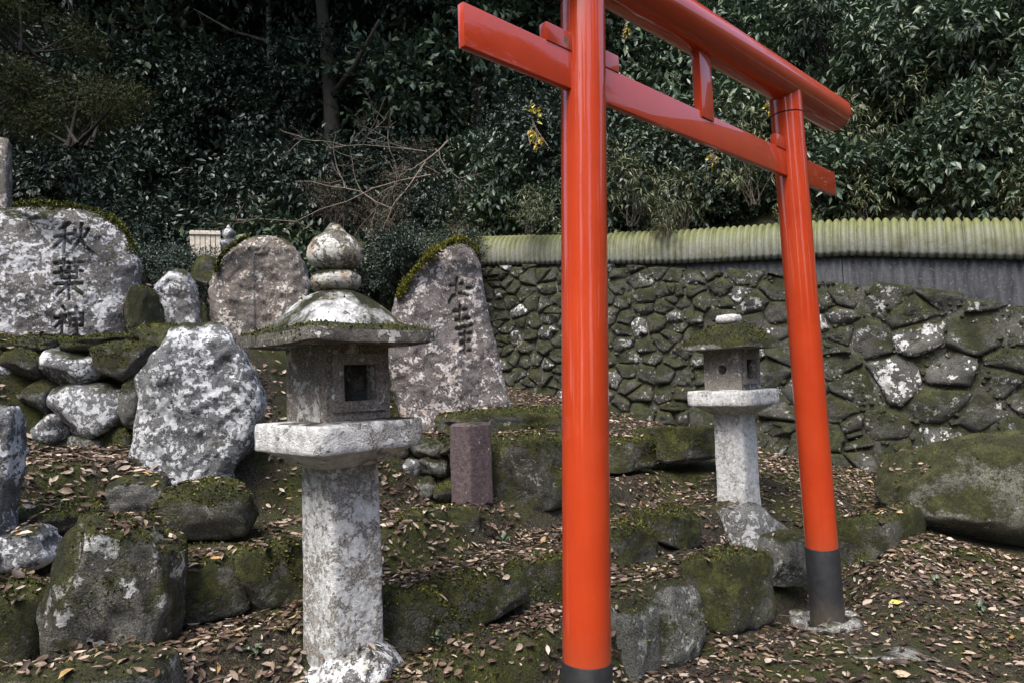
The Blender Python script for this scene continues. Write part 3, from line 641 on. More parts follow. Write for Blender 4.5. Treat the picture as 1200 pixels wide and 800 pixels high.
for i, c in enumerate(seeds):
    top = float(stone_top(c[0])); bot = wbase(c[0])-.25
    poly = [c+np.array(d) for d in ((-.7, -.7), (.7, -.7), (.7, .7), (-.7, .7))]
    for j in np.argsort(((seeds-c)**2).sum(1))[1:26]:
        m = (seeds[j]+c)/2; n = (seeds[j]-c)*AN**2; poly = clip(poly, n, m@n)
        if len(poly) < 3: break
    if len(poly) < 3: continue
    # sloping top edge of the wall
    sl = float(stone_top(c[0]+.2)-stone_top(c[0]-.2))/.4; n = np.array([-sl, 1.]); poly = clip(poly, n, np.array([c[0], top+rs.uniform(-.05, .05)])@n)
    if len(poly) < 3: continue
    P = np.array(poly); cen = P.mean(0); ext = P.max(0)-P.min(0)
    if min(ext) < .07: continue
    if (cen[0] > 6.9) or cen[0] < -2.3: pass
    r = []
    P = cen+(P-cen)*(1-.007/max(.06, ext.min()/2))
    Q = []
    for a, b in zip(P, np.roll(P, -1, 0)): Q += [a, a*.62+b*.38+rs.normal(size=2)*.007]
    P = np.array(Q)
    for _ in range(1):   # chamfer the corners
        Q = []
        for a, b in zip(P, np.roll(P, -1, 0)): Q += [a*.87+b*.13, a*.13+b*.87]
        P = np.array(Q)
    n = len(P); dep = rs.uniform(.028, .06); tx, tz = rs.uniform(-.2, .2, 2)
    V = []; rel = P-cen
    for k, (sc, d) in enumerate(((1, -.12), (1., .0), (.95, dep*.5), (.8, dep*.85), (.55, dep), (.28, dep))):
        w = rel*sc+cen
        e = (fbm(np.c_[w*7, np.full(n, i*3.1)], 9, 4)*.03) if k else np.zeros(n)
        for q2, ee in zip(w, e): V.append(wp(q2[0], q2[1], d+ee+(q2[0]-cen[0])*tx*(k > 0)+(q2[1]-cen[1])*tz*(k > 0)))
    V.append(wp(cen[0], cen[1], dep*1.02+rs.uniform(-.008, .008)))
    F = []
    for k in range(5):
        for a in range(n): F.append([k*n+a, k*n+(a+1) % n, (k+1)*n+(a+1) % n, (k+1)*n+a])
    for a in range(n): F.append([5*n+a, 5*n+(a+1) % n, 6*n])
    o0 = wp(cen[0], cen[1]); V = np.array(V)-o0
    rr = rs.rand(); mt = M_wallm if rr < np.interp(c[0], [0, 2.5, 4.5], [.2, .45, .85]) else (M_wallw if rr > .9 else M_wall)
    o = put('stone', fixn(mesh('stone', V, F, mt)), rw, o0-rwl); cnt += 1

# recessed core behind the stones
V = []; F = []; ss = np.linspace(-3.2, 8.3, 30)
for s in ss:
    b = wbase(s)-.5
    for d, z in ((.004, b), (.004, float(stone_top(s))-.03), (-.4, float(stone_top(s))-.03), (-.4, b)): V.append(wp(s, z, d)-rwl)
for i in range(29):
    for k in range(4): F.append([i*4+k, i*4+(k+1) % 4, i*4+4+(k+1) % 4, i*4+4+k])
F += [[3, 2, 1, 0], [116, 117, 118, 119]]
add('wall_core', (V, F), M_wallm, rw, False)
# chinking pebbles packed in the joints
pv, pf = ico(1); V = []; F = []; nP = 1500
for k in range(nP):
    s_ = rs.uniform(-.8, 6.); z_ = rs.uniform(wbase(s_), float(stone_top(s_))-.02); r_ = rs.uniform(.01, .028)
    q = pv*(r_*(.8+.5*rs.rand(3)))+pv*(rs.normal(size=(len(pv), 1))*.2*r_); o = wp(s_, z_, .012)-rwl; F.append(pf+len(pv)*k); V.append(q+o)
tag(put('chinking_stones', mesh('chinking_stones', np.concatenate(V), np.concatenate(F), M_wallm), rw), kind='stuff')
# concrete channel side above the stones
ch = thing('concrete_channel', wp(1, float(stone_top(1))), 0, 'stained blue grey concrete channel side on top of the stone wall', 'channel'); cl = np.array(ch.location)
cuts = [-3.2, -1.6, -.1, 1.4, 2.9, 4.6, 6.4, 8.3]
for s0, s1 in zip(cuts[:-1], cuts[1:]):
    V = []; F = []; ss = np.linspace(s0+.004, s1-.004, 10)
    for s in ss:
        b = float(stone_top(s))-.12; t = float(pipe_bot(s))+.03
        for d, z in ((-.045, b), (-.045, t), (-.16, t), (-.16, b)): V.append(wp(s, z, d)-cl)
    for i in range(9):
        for k in range(4): F.append([i*4+k, i*4+(k+1) % 4, i*4+4+(k+1) % 4, i*4+4+k])
    F += [[3, 2, 1, 0], [36, 37, 38, 39]]
    add('section', (V, F), M_band, ch, False)
# corrugated arched cover
cv = thing('corrugated_cover', wp(2, float(pipe_bot(2))), 0, 'weathered green white corrugated half pipe cover running along the wall top', 'pipe'); vl = np.array(cv.location)
PITCH_C = .072; cuts = [-3.2, -1.9, -.75, .4, 1.55, 2.65, 3.8, 4.9, 6.0, 7.1, 8.3]
for si, (s0, s1) in enumerate(zip(cuts[:-1], cuts[1:])):
    s1b = s1+.03; ns = int((s1b-s0)/PITCH_C*8); ss = np.linspace(s0, s1b, ns); na = 14; V = np.zeros((ns, na, 3)); rr = rs.uniform(-.006, .006)
    for i, s in enumerate(ss):
        cor = .042*(abs(math.cos(math.pi*s/PITCH_C))**.7-.6); b = float(pipe_bot(s))
        for j in range(na):
            a = math.radians(-22+j/(na-1)*150); R = .215+cor+rr+.004*(si % 2)
            V[i, j] = wp(s, b+.075+R*1.28*math.sin(a)+.02, -.2+R*math.cos(a))-vl
    ii = np.arange(ns*na).reshape(ns, na); F = np.stack([ii[:-1, :-1], ii[1:, :-1], ii[1:, 1:], ii[:-1, 1:]], -1).reshape(-1, 4)
    o = put('sheet', mesh('sheet', V.reshape(-1, 3), F, M_corr), cv)
    md = o.modifiers.new('thick', 'SOLIDIFY'); md.thickness = .004

# ------------------------------------------------------------------ foliage
def leaves(base, dirn, up, L, Wd, droop):
    """n bent, folded leaves of 5 points and 4 triangles each"""
    n = len(base); dirn = dirn/np.linalg.norm(dirn, axis=1)[:, None]; side = np.cross(dirn, up); side /= np.linalg.norm(side, axis=1)[:, None]+1e-9
    nr = np.cross(side, dirn); L = L[:, None]; w = Wd[:, None]
    c = base+dirn*L*.45-nr*w*.28; l = base+dirn*L*.42+side*w*.5; r = base+dirn*L*.42-side*w*.5; t = base+dirn*L*.97-nr*L*droop
    V = np.stack([base, l, c, r, t], 1).reshape(-1, 3); k = np.arange(n)[:, None, None]*5
    F = (np.array([[0, 2, 1], [0, 3, 2], [1, 2, 4], [2, 3, 4]])[None]+k).reshape(-1, 3); return V, F
def litter(base, dirn, up, L, Wd, curl):
    """curled eight point leaf outlines, six triangles each side of the midrib"""
    n = len(base); dirn = dirn/np.linalg.norm(dirn, axis=1)[:, None]; side = np.cross(dirn, up); side /= np.linalg.norm(side, axis=1)[:, None]+1e-9
    nr = np.cross(side, dirn); L = L[:, None]; w = Wd[:, None]; P = lambda t, sd, h: base+dirn*L*t+side*w*sd+nr*(L*curl*(t-.5)**2*2+w*h)
    V = np.stack([P(0, 0, 0), P(.28, .42, .16), P(.28, 0, -.02), P(.28, -.42, .16), P(.62, .46, .2), P(.62, 0, 0), P(.62, -.46, .2), P(1, .06, 0)], 1).reshape(-1, 3); k = np.arange(n)[:, None, None]*8
    F = (np.array([[0, 2, 1], [0, 3, 2], [1, 2, 5], [1, 5, 4], [2, 3, 6], [2, 6, 5], [4, 5, 7], [5, 6, 7]])[None]+k).reshape(-1, 3); return V, F
def crown(seed, nl, R, nt_, per, L, wr, lobes=14, droop=.18, twig=.28, dn=.15, shell=.35):
    r = np.random.RandomState(seed); R = np.array(R)
    lc = r.normal(size=(lobes, 3)); lc /= np.linalg.norm(lc, axis=1)[:, None]; lc *= (r.uniform(.15, .78, lobes)**.6)[:, None]; lr = r.uniform(.26, .5, lobes)
    k = r.randint(0, lobes, nt_); d = r.normal(size=(nt_, 3)); d[:, 2] += .25; d /= np.linalg.norm(d, axis=1)[:, None]
    c = lc[k]+d*(lr[k]*r.uniform(0, 1, nt_)**shell)[:, None]; c = c*R
    t = d+.5*c/(np.linalg.norm(c, axis=1)[:, None]+1e-6)+r.normal(size=(nt_, 3))*.35; t[:, 2] -= dn; t /= np.linalg.norm(t, axis=1)[:, None]
    a = np.repeat(np.arange(nt_), per); n = len(a); al = np.tile(np.linspace(0, 1, per), nt_)
    rd = r.normal(size=(n, 3)); rd -= (rd*t[a]).sum(1)[:, None]*t[a]; rd /= np.linalg.norm(rd, axis=1)[:, None]+1e-9
    base = c[a]+t[a]*(al*twig)[:, None]; dr = t[a]*(.35+.6*al)[:, None]+rd*.8; dr[:, 2] -= .12
    up = np.tile([0, 0, 1.], (n, 1))+r.normal(size=(n, 3))*.45
    Ls = L*r.uniform(.6, 1.25, n); return leaves(base, dr, up, Ls, Ls*wr*r.uniform(.8, 1.2, n), droop), lc*R
def stems(lc, seed, base=(0, 0, -1.2), r0=.035):
    rr = np.random.RandomState(seed); P = []
    for c in lc:
        b = np.array(base)+rr.normal(size=3)*[.08, .08, 0]; m = (b+c)/2+rr.normal(size=3)*.12
        t = np.linspace(0, 1, 7)[:, None]; pts = (1-t)**2*b+2*t*(1-t)*m+t*t*c; P.append(tube(pts, np.linspace(r0, .006, 7), 5, False))
    return join(P)
PRO = {}
def proto(key, mat, smat, **k):
    (v, f), lc = crown(**k); me = mesh(key+'_foliage', v, f, mat, False); zb = -k['R'][2]
    ms = mesh(key+'_stem', *stems(lc, k['seed']+5, (0, 0, zb*1.25), .006 if key in ('sasa', 'dry', 'yellow') else .03), smat); PRO[key] = (me, ms, -zb)
proto('broad', M_leaf, M_bark, seed=1, nl=0, R=(1, 1, .95), nt_=620, per=8, L=.15, wr=.4, lobes=10)
proto('broad2', M_leaf, M_bark, seed=2, nl=0, R=(1.1, 1, .8), nt_=850, per=8, L=.12, wr=.45, lobes=18)
proto('fine', M_leafd, M_bark, seed=3, nl=0, R=(1.1, 1.1, 1), nt_=1400, per=9, L=.085, wr=.42, lobes=20)
proto('fine2', M_leafd, M_bark, seed=4, nl=0, R=(1.2, 1, .9), nt_=1400, per=9, L=.08, wr=.45, lobes=16)
proto('sasa', M_sasa, M_twig, seed=5, nl=0, R=(.8, .6, .7), nt_=170, per=7, L=.2, wr=.13, lobes=12, droop=.35, twig=.18, dn=.3)
proto('long', M_leaf, M_bark, seed=6, nl=0, R=(1, .9, .9), nt_=520, per=8, L=.17, wr=.26, lobes=14, droop=.25, twig=.2, dn=.25)
proto('olive', M_olive, M_bark, seed=7, nl=0, R=(1.2, .8, .5), nt_=1400, per=22, L=.06, wr=.12, lobes=10, droop=.1, twig=.2, dn=.4)
proto('dry', M_dry, M_twig, seed=8, nl=0, R=(.9, .6, .6), nt_=300, per=9, L=.13, wr=.1, lobes=12, droop=.3, twig=.3, dn=.2)
proto('yellow', M_yel, M_twig, seed=9, nl=0, R=(.09, .09, .2), nt_=12, per=4, L=.07, wr=.5, lobes=6, twig=.06)
KIND = {'broad': ('evergreen_bush', 'glossy dark green broadleaf bush on the bank above the corrugated cover', 'bush', 'broadleaf bushes on the bank'),
        'broad2': ('evergreen_bush', 'glossy dark green broadleaf bush on the bank above the corrugated cover', 'bush', 'broadleaf bushes on the bank'),
        'fine': ('dark_bush', 'dense very dark small leaved evergreen bush in the shaded wood', 'bush', 'small leaved bushes of the dark wood'),
        'fine2': ('dark_bush', 'dense very dark small leaved evergreen bush in the shaded wood', 'bush', 'small leaved bushes of the dark wood'),
        'sasa': ('bamboo_grass', 'pale green bamboo grass clump with long narrow drooping leaves behind the cover', 'bamboo grass', 'bamboo grass clumps'),
        'long': ('laurel_bush', 'evergreen bush with long drooping leaves on the bank past the far pillar', 'bush', 'long leaved bushes'),
        'olive': ('conifer_bough', 'soft olive green feathery conifer in front of the dark wood', 'conifer', 'olive conifers'),
        'dry': ('dry_bracken', 'brown dry bracken tangle at the foot of the dark wood', 'bracken', 'dry bracken tangles'),
        'yellow': ('yellow_sprig', 'small sprig of yellow autumn leaves among dark glossy foliage', 'sprig', 'yellow sprigs')}
ZN = ((150, 'behind the broad carved stele'), (250, 'by the pale board'), (340, 'behind the rounded brown stele'), (450, 'behind the bare branches'), (560, 'behind the pointed stele'), (660, 'beside the hanging yellow sprig'),
      (820, 'between near pillar and centre strut'), (900, 'between centre strut and far pillar'), (1000, 'behind the top rail end'), (1100, 'past the top rail end'), (9999, 'above the mossy boulder'))
ADJ = {'evergreen_bush': 'glossy broadleaf bush', 'dark_bush': 'dark small leaved bush', 'laurel_bush': 'bush with long drooping leaves', 'bamboo_grass': 'pale bamboo grass', 'dry_bracken': 'brown dry bracken', 'conifer_bough': 'feathery olive conifer'}
def bush(key, p, sc, rz, label=None):
    me, ms, zb = PRO[key]; nm, lb, ct, gp = KIND[key]
    if not label:
        q = np.array(p, float)-[0, 0, EYE]; px = 600+FPX*(q@Rt)/(q@Fw); py = 400-FPX*(q@Up)/(q@Fw)
        lb = ADJ[nm]+(' high in the wood ' if py < 40 else ' halfway up the slope ' if py < 150 else ' at the foot of the slope ')+next(z for a, z in ZN if px < a)
    t = thing(nm, p, rz, label or lb, ct, None if label else gp); t.scale = sc if hasattr(sc, '__len__') else (sc,)*3
    put('foliage', me, t); put('stem', ms, t); return t
rb = random.Random(7)
def bush_px(key, px, py, Y, sc, label=None):
    return bush(key, at(px, py, Y), sc, rb.uniform(0, 6.28), label)
# bank behind the cover: rows climbing the slope
for px, py, Y, sc in ((1130, 60, 7.4, .75), (1180, 130, 6.9, .6), (1040, 80, 7.9, .7), (1090, 190, 7.0, .5), (1185, 20, 7.4, .7), (960, 30, 8.6, .7)): bush_px('long', px, py, Y, sc)
for row, (d, up, sc) in enumerate(((.75, .55, .62), (1.7, .75, .9), (3.2, .9, 1.15), (5., 1.1, 1.4), (7., 1.3, 1.6))):
    st = 1.0*sc+.12
    s = -5.2+rb.random()*.5
    while s < 8.4:
        x, y = W0+wd*(s+rb.uniform(-.2, .2))-wn*(d+rb.uniform(-.15, .15))
        z = gz(x, y)+up*rb.uniform(.75, 1.15)*sc*.8
        px = 600+FPX*((np.array([x, y, z])-[0, 0, EYE])@Rt)/((np.array([x, y, z])-[0, 0, EYE])@Fw)
        if -120 < px < 1330:
            key = rb.choice(['broad', 'broad2', 'long', 'long'] if px > 900 else ['broad', 'broad2', 'fine'] if px > 520 else ['fine', 'fine2', 'broad2'])
            q = sc*rb.uniform(.62, 1.3); bush(key, (x, y, z), (q, q, q*rb.uniform(.8, 1.25)), rb.uniform(0, 6.28))
        s += st*rb.uniform(.8, 1.35)
# dark wood on the left
for row, (yy, sc, zup) in enumerate(((8.6, .8, .5), (10.2, 1.2, .9), (11.4, 1.4, 1.8), (12.4, 1.6, 3.2), (14, 1.8, 2.4), (14.5, 1.8, 5.), (16.5, 2.1, 4.2), (17.5, 2.3, 7.0), (19.5, 2.6, 4.5), (20, 2.6, 8.))):
    x = -9.5-row*.9
    while x < -2.0+row*.15:
        px = 600+FPX*x/yy
        if not (row == 0 and 150 < px < 300) and -140 < px:
            z = gz(x, yy)+zup*rb.uniform(.8, 1.2); q = sc*rb.uniform(.85, 1.2)
            bush(rb.choice(['fine', 'fine2', 'fine', 'broad2']), (x, yy+rb.uniform(-.3, .3), z), (q, q, q*rb.uniform(.8, 1.1)), rb.uniform(0, 6.28))
        x += sc*rb.uniform(1.15, 1.6)
for px, py, Y, sc in ((480, 40, 14, 1.7), (560, 60, 13.5, 1.6), (520, 130, 13, 1.5), (600, 10, 14.5, 1.8), (440, 100, 13.5, 1.5), (540, -40, 16, 2.2), (640, 60, 14, 1.6), (420, -30, 16.5, 2.2), (60, 20, 15, 2.), (-20, -30, 15, 2.2), (690, 0, 15, 2), (180, -20, 17, 2.2), (300, -20, 17, 2.2)): bush_px('fine' if px < 500 else 'broad2', px, py, Y, sc)
for px, py, Y, sc in ((470, 300, 8.8, .45), (430, 312, 9.2, .5), (540, 296, 8.4, .28), (505, 300, 8.7, .3)): bush_px('fine2', px, py, Y, sc)
for px, py, Y, sc in ((212, 322, 6.6, .3), (252, 328, 6.5, .26), (180, 312, 6.8, .3)): bush_px('fine', px, py, Y, sc)
bush_px('olive', 90, 125, 8.2, (1.0, .8, .8)); bush_px('olive', -10, 100, 8.6, (.9, .8, .8)); bush_px('olive', 30, 20, 9.5, (1, 1, .9))
for px, py, Y, sc in ((545, 285, 8.9, .4), (470, 285, 9.3, .45), (440, 250, 9.6, .5), (390, 235, 9.8, .45), (480, 225, 10.2, .5), (500, 190, 10.6, .45)): bush_px('dry', px, py, Y, sc)
for px, py, Y, sc in ((740, 222, 7.9, .5), (880, 195, 7.4, .5), (800, 235, 7.7, .45), (1010, 235, 6.9, .4), (700, 190, 8.4, .5), (1120, 225, 6.6, .4), (850, 150, 8.2, .5), (960, 215, 7.2, .35), (1060, 200, 7.2, .4), (1150, 150, 6.7, .55), (1190, 230, 6.3, .4), (1090, 120, 7.4, .55), (990, 150, 7.6, .5), (620, 245, 8.3, .35), (780, 262, 7.5, .25), (930, 250, 7., .25), (670, 262, 8., .25)): bush_px('sasa', px, py, Y, sc)
for (px, py, Y), lb in zip(((626, 148, 7.9), (734, 32, 8.6), (834, 178, 7.3), (900, 118, 7.6)), ('hanging sprig of yellow autumn leaves left of the near pillar', 'yellow leaf sprig in the gap between the two gate beams by the near pillar', 'tiny yellow sprig just under the tie beam', 'tiny yellow sprig beside the far pillar neck')):
    bush_px('yellow', px, py, Y, .55 if px > 700 else 1.0, lb)

# ------------------------------------------------------------------ trees with crowns above the frame
def tree(px, Y, r0, h, mat, label, key, lean=0, csc=2.2, x=None):
    x = (px-600)/FPX*Y if x is None else x; z = gz(x, Y); t = thing('evergreen_tree', (x, Y, z), rb.uniform(0, 6), label, 'tree')
    n = 12; tt = np.linspace(0, 1, n); pts = np.c_[lean*tt*h*.3+.1*np.sin(tt*5+px), .08*np.sin(tt*4+px), tt*h-.3]
    add('trunk', tube(pts, r0*(1.15-.75*tt), 12), mat, t)
    for k in range(5):
        a = k*1.3+px; z0 = h*(.55+.08*k); b = pts[int(n*z0/h) if z0 < h else -1]; e = b+np.array([math.cos(a)*h*.22, math.sin(a)*h*.22, h*.12])
        add('limb', tube([b, (b+e)/2+[0, 0, -.1], e], [r0*.45, r0*.3, r0*.12], 6), mat, t)
    for k in range(3):
        a = k*2.1+px; o = put('crown', PRO[key][0], t, (pts[-1][0]+math.cos(a)*csc*.5, math.sin(a)*csc*.5, h+(.3 if k else .9))); o.scale = (csc, csc, csc*.75); o.rotation_euler = (0, 0, a)
tree(386, 11.2, .17, 6.6, M_bark, 'evergreen tree with thick dark trunk in the middle of the wood', 'fine')
tree(575, 11.8, .12, 7.2, M_bark, 'slender dark evergreen tree behind the jutting tie beam end', 'fine2', -.25)
tree(328, 12.2, .08, 7., M_barkg, 'slim pale barked tree deep in the wood', 'fine')
tree(255, 12.8, .1, 7.2, M_bark, 'slim dark tree above the shaded hollow', 'fine2', .2)
slab('stone_pillar', [(158, -16, 6), (164, -20, 9), (200, -20, 9), (250, -20, 9)], 6.3, .4, .2, M_stele_b, 'grey stone pillar behind the broad carved stele', 'pillar', seed=22, nrow=40, ncol=40, sink=.6)
tree(130, 13, .14, 7.4, M_bark, 'dark trunked tree above the olive conifers', 'fine2')
tree(700, 12.8, .13, 5.5, M_bark, 'evergreen tree high on the bank behind the near pillar', 'broad')
tree(1060, 11, .13, 5., M_bark, 'evergreen tree high on the bank behind the far end of the top rail', 'broad2')

# unseen trees added behind the viewer to block low sky; gaps streak the paint
def round_tree(az, dist, sc, key):
    a = math.radians(az); x, y = math.sin(a)*dist, math.cos(a)*dist; t = thing('sky_block_tree', (x, y, gz(x, y)), az, 'unseen leafy evergreen tree added behind the viewer to block low sky light', 'tree', 'added trees behind the viewer')
    add('trunk', tube([(0, 0, -.3), (.05, 0, 1.5), (-.03, .04, 3.5), (0, 0, 6*sc)], [.2, .17, .13, .05], 10), M_bark, t)
    for k, (z, r) in enumerate(((1.6, 1.5), (3.4, 1.9), (5.3, 1.6), (6.8, 1.))):
        o = put('crown', PRO[key][0], t, (.3*math.sin(k*2+az), .3*math.cos(k*3+az), z*sc)); o.scale = (r*sc, r*sc, sc*1.25); o.rotation_euler = (0, 0, k+az)
for k, (az, dist, sc) in enumerate(((92, 12, 1.3), (110, 11, 1.45), (130, 11, 1.35), (168, 10.5, 1.35), (187, 10, 1.3), (222, 10, 1.3), (243, 10.5, 1.45), (262, 11, 1.45), (283, 11, 1.3))): round_tree(az, dist, sc, ('fine', 'broad2', 'fine2')[k % 3])

# bare branches
def twigs(p0, d0, L, r, depth, rs_, out):
    n = 6; pts = [np.array(p0)]; d = np.array(d0, float); d /= np.linalg.norm(d)
    for i in range(n):
        d = d+rs_.normal(size=3)*.16; d /= np.linalg.norm(d); pts.append(pts[-1]+d*L/n)
    out.append(tube(pts, np.linspace(r, r*.45, n+1), 5, False))
    if depth:
        for k in range(rs_.randint(3, 5)):
            i = rs_.randint(1, n); e = (pts[i+1]-pts[i]); e /= np.linalg.norm(e); e = e+rs_.normal(size=3)*.6; twigs(pts[i], e, L*rs_.uniform(.4, .65), r*.6, depth-1, rs_, out)
for k, (a, b, Y, lb) in enumerate((((300, 232), (505, 205), 8.8, 'long bare branch arching low over the brown bracken'), ((390, 182), (500, 178), 9.2, 'bare twiggy branch against the dark wood trunk'), ((455, 245), (525, 165), 8.7, 'bare upright branch rising beside the glossy bush'), ((360, 160), (460, 245), 9.0, 'bare drooping branch crossing the bracken'))):
    r_ = np.random.RandomState(50+k); p, q2 = at(*a, Y), at(*b, Y+.3); out = []
    twigs(q2, p-q2, np.linalg.norm(p-q2)*1.05, .013, 3, r_, out); v, f = join(out); v = np.array(v)-q2
    tag(put('bare_branch', mesh('bare_branch', v, f, M_twig), None, q2), lb, 'branch')

# pale board and small pagoda finial behind the stelae
pb = at(241, 300, 7.0); w_ = 34/FPX*7.0; h_ = 30/FPX*7.0
bd = thing('board_fence', pb, .25, 'small pale weathered board panel behind the stelae', 'fence')
for k in range(6): add('board', box(((k-2.5)*w_/6, 0, h_/2-.25), (w_/12-.003, .012, h_/2+.25), .002), M_board, bd, False)
add('rail', box((0, -.018, h_-.03), (w_/2, .008, .014), .002), M_board, bd, False)
pg = at(268, 282, 6.3)
tag(put('pagoda_finial', fixn(mesh('pagoda_finial', *slathe(densify([(.05, -.5, 2.4), (.05, -.06, 2.4), (.075, -.04, 2.4), (.07, 0, 2.4), (.035, .02, 2.2), (.06, .045, 2.1), (.055, .08, 2.1), (.02, .115, 2), (.012, .14, 2), (.002, .15, 2)]), 40, .004, 61), M_rockw)), None, pg), 'small grey stone finial poking up behind the rounded brown stele', 'finial')

# ------------------------------------------------------------------ leaves on the ground
bpy.context.view_layer.update(); dg = bpy.context.evaluated_depsgraph_get()
rs = np.random.RandomState(21)
N = 215000
xs = rs.uniform(-4.2, 6, N); ys = 2.0+7.0*rs.uniform(0, 1, N)**1.25
inf = abs(xs) < .82*ys+.5; dxy = (xs-W0[0])*wn[0]+(ys-W0[1])*wn[1]; keep = inf & (dxy > .05)
xs, ys = xs[keep], ys[keep]; hz = height(xs, ys)
dens = fbm(np.c_[xs*1.1, ys*1.1, xs*0], 77, 3)*.5+.55+.25*fbm(np.c_[xs*5, ys*5, xs*0], 78, 2)
keep = rs.rand(len(xs)) < np.clip(dens+.2*(xs < -.4), .3, 1); xs, ys, hz = xs[keep], ys[keep], hz[keep]
B = []; Nn = []
for x, y, z in zip(xs, ys, hz):
    ok, loc, nor, _, ob, _ = S.ray_cast(dg, Vector((x, y, z+.5)), Vector((0, 0, -1)), distance=1.2)
    if not ok: continue
    if ob.name.startswith('ground'):
        if nor.z < .2: continue
    else:
        if nor.z < .72 or rs.rand() > .4 or ob.name.split('.')[0] in ('sleeve', 'pillar', 'shaft', 'platform', 'jewel', 'foliage', 'stem'): continue
    B.append(loc); Nn.append(nor)
B = np.array(B); Nn = np.array(Nn); n = len(B); 
a = rs.uniform(0, 6.28, n); dr = np.c_[np.cos(a), np.sin(a), rs.normal(size=n)*.22]; dr -= (dr*Nn).sum(1)[:, None]*Nn*.85
up = Nn+rs.normal(size=(n, 3))*.35; L = (.011+.046*rs.rand(n)**1.5)*(1+.6*rs.rand(n)**5); 
v, f = litter(B+Nn*rs.uniform(.003, .02, n)[:, None], dr, up, L, L*rs.uniform(.26, .5, n), rs.uniform(-.25, .35, n)[:, None])
tag(put('fallen_leaves', mesh('fallen_leaves', v, f, M_fall, False)), 'dry brown and beige leaves littering the ground and steps', 'leaves', kind='stuff')
V = []; F = []; off = 0
for k in range(420):     # short dead twigs among the leaves
    i = rs.randint(n); a_ = rs.uniform(0, 6.28); l_ = rs.uniform(.04, .16); d_ = np.array([math.cos(a_), math.sin(a_), 0]); d_ -= Nn[i]*(d_@Nn[i]); p_ = B[i]+Nn[i]*.012
    tv, tf = tube([p_, p_+d_*l_*.5+rs.normal(size=3)*.006, p_+d_*l_+[0, 0, rs.uniform(0, .012)]], [.0028, .0024, .0014], 4, False); V += tv; F += [[q_+off for q_ in f_] for f_ in tf]; off += len(tv)
tag(put('dead_twigs', mesh('dead_twigs', V, F, M_twig)), 'short dead twigs scattered among the fallen leaves', 'twigs', kind='stuff')
def oneleaf(name, p, d, upv, L, mat, label):
    v, f = leaves(np.zeros((1, 3)), np.array([d], float), np.array([upv], float), np.array([L]), np.array([L*.45]), .1)
    tag(put(name, mesh(name, v, f, mat, False), None, p), label, 'leaf')
q = at(661, 42, 2.43); oneleaf('dead_leaf', q, (.35, .1, -.9), (.5, -.8, .2), .05, M_fall, 'single dead leaf caught where tie beam meets near pillar')
q = at(1040, 690, 4.1); oneleaf('yellow_leaf', (q[0], q[1], gz(q[0], q[1])+.02), (1, .2, .1), (0, -.3, 1), .11, M_leaf1, 'single yellow fallen leaf on the ground right of the far pillar')
# ------------------------------------------------------------------ moss cushions (fuzzy tufts on the mossy stones and on damp soil)
rs = np.random.RandomState(33); PB = []; PN = []
for o in list(S.objects):
    if o.type != 'MESH' or not o.data.materials: continue
    m = o.data.materials[0]
    dn = {M_curb: 15000, M_boul: 9000, M_roofm: 9000, M_curbd: 2500, M_roof: 600, M_eave: 5000, M_boulw: 5000, M_boulr: 6000, M_wallm: 2600}.get(m, 0)
    if not dn: continue
    mw = o.matrix_world; me = o.data; nv = len(me.vertices); co = np.empty(nv*3); me.vertices.foreach_get('co', co); co = co.reshape(-1, 3)
    me.calc_loop_triangles(); tr = np.empty(len(me.loop_triangles)*3, np.int32); me.loop_triangles.foreach_get('vertices', tr); tr = tr.reshape(-1, 3)
    Mx = np.array(mw); co = co@Mx[:3, :3].T+Mx[:3, 3]
    A, B_, C_ = co[tr[:, 0]], co[tr[:, 1]], co[tr[:, 2]]; nn = np.cross(B_-A, C_-A); ar = np.linalg.norm(nn, axis=1)/2; nn = nn/(2*ar[:, None]+1e-12)
    n = min(int(ar.sum()*dn), 9000); t = rs.choice(len(ar), n, p=ar/ar.sum()); u = rs.rand(n, 2); fl = u.sum(1) > 1; u[fl] = 1-u[fl]
    P = A[t]+(B_-A)[t]*u[:, :1]+(C_-A)[t]*u[:, 1:]; N_ = nn[t]
    k = (N_[:, 2]+.7*fbm(P*4.5, 91, 3) > .42) & (P[:, 1] < 9.5); PB.append(P[k]); PN.append(N_[k])
n = 110000; x = rs.uniform(-3.6, 4.4, n); y = 2.2+4.4*rs.rand(n)**1.2; k = (abs(x) < .8*y+.3) & (fbm(np.c_[x*1.6, y*1.6, x*0], 45, 4) > .2-.4*(x < -.4)); x, y = x[k], y[k]
PB.append(np.c_[x, y, height(x, y)+.002]); PN.append(np.tile([0, 0, 1.], (len(x), 1)))
PB = np.concatenate(PB); PN = np.concatenate(PN); n = len(PB)
M_moss = leafmat('moss_tuft', [(0, (.016, .018, .007)), (.5, (.055, .061, .016)), (.82, (.13, .136, .028)), (1, (.23, .225, .05))], .9, .1)
L = rs.uniform(.006, .018, n); d_ = PN+rs.normal(size=(n, 3))*.75
v, f = leaves(PB-PN*.002, d_, PN+rs.normal(size=(n, 3)), L, L*.55, .1)
tag(put('moss', mesh('moss', v, f, M_moss, False)), 'fuzzy olive moss cushions on stones and damp soil', 'moss', kind='stuff')
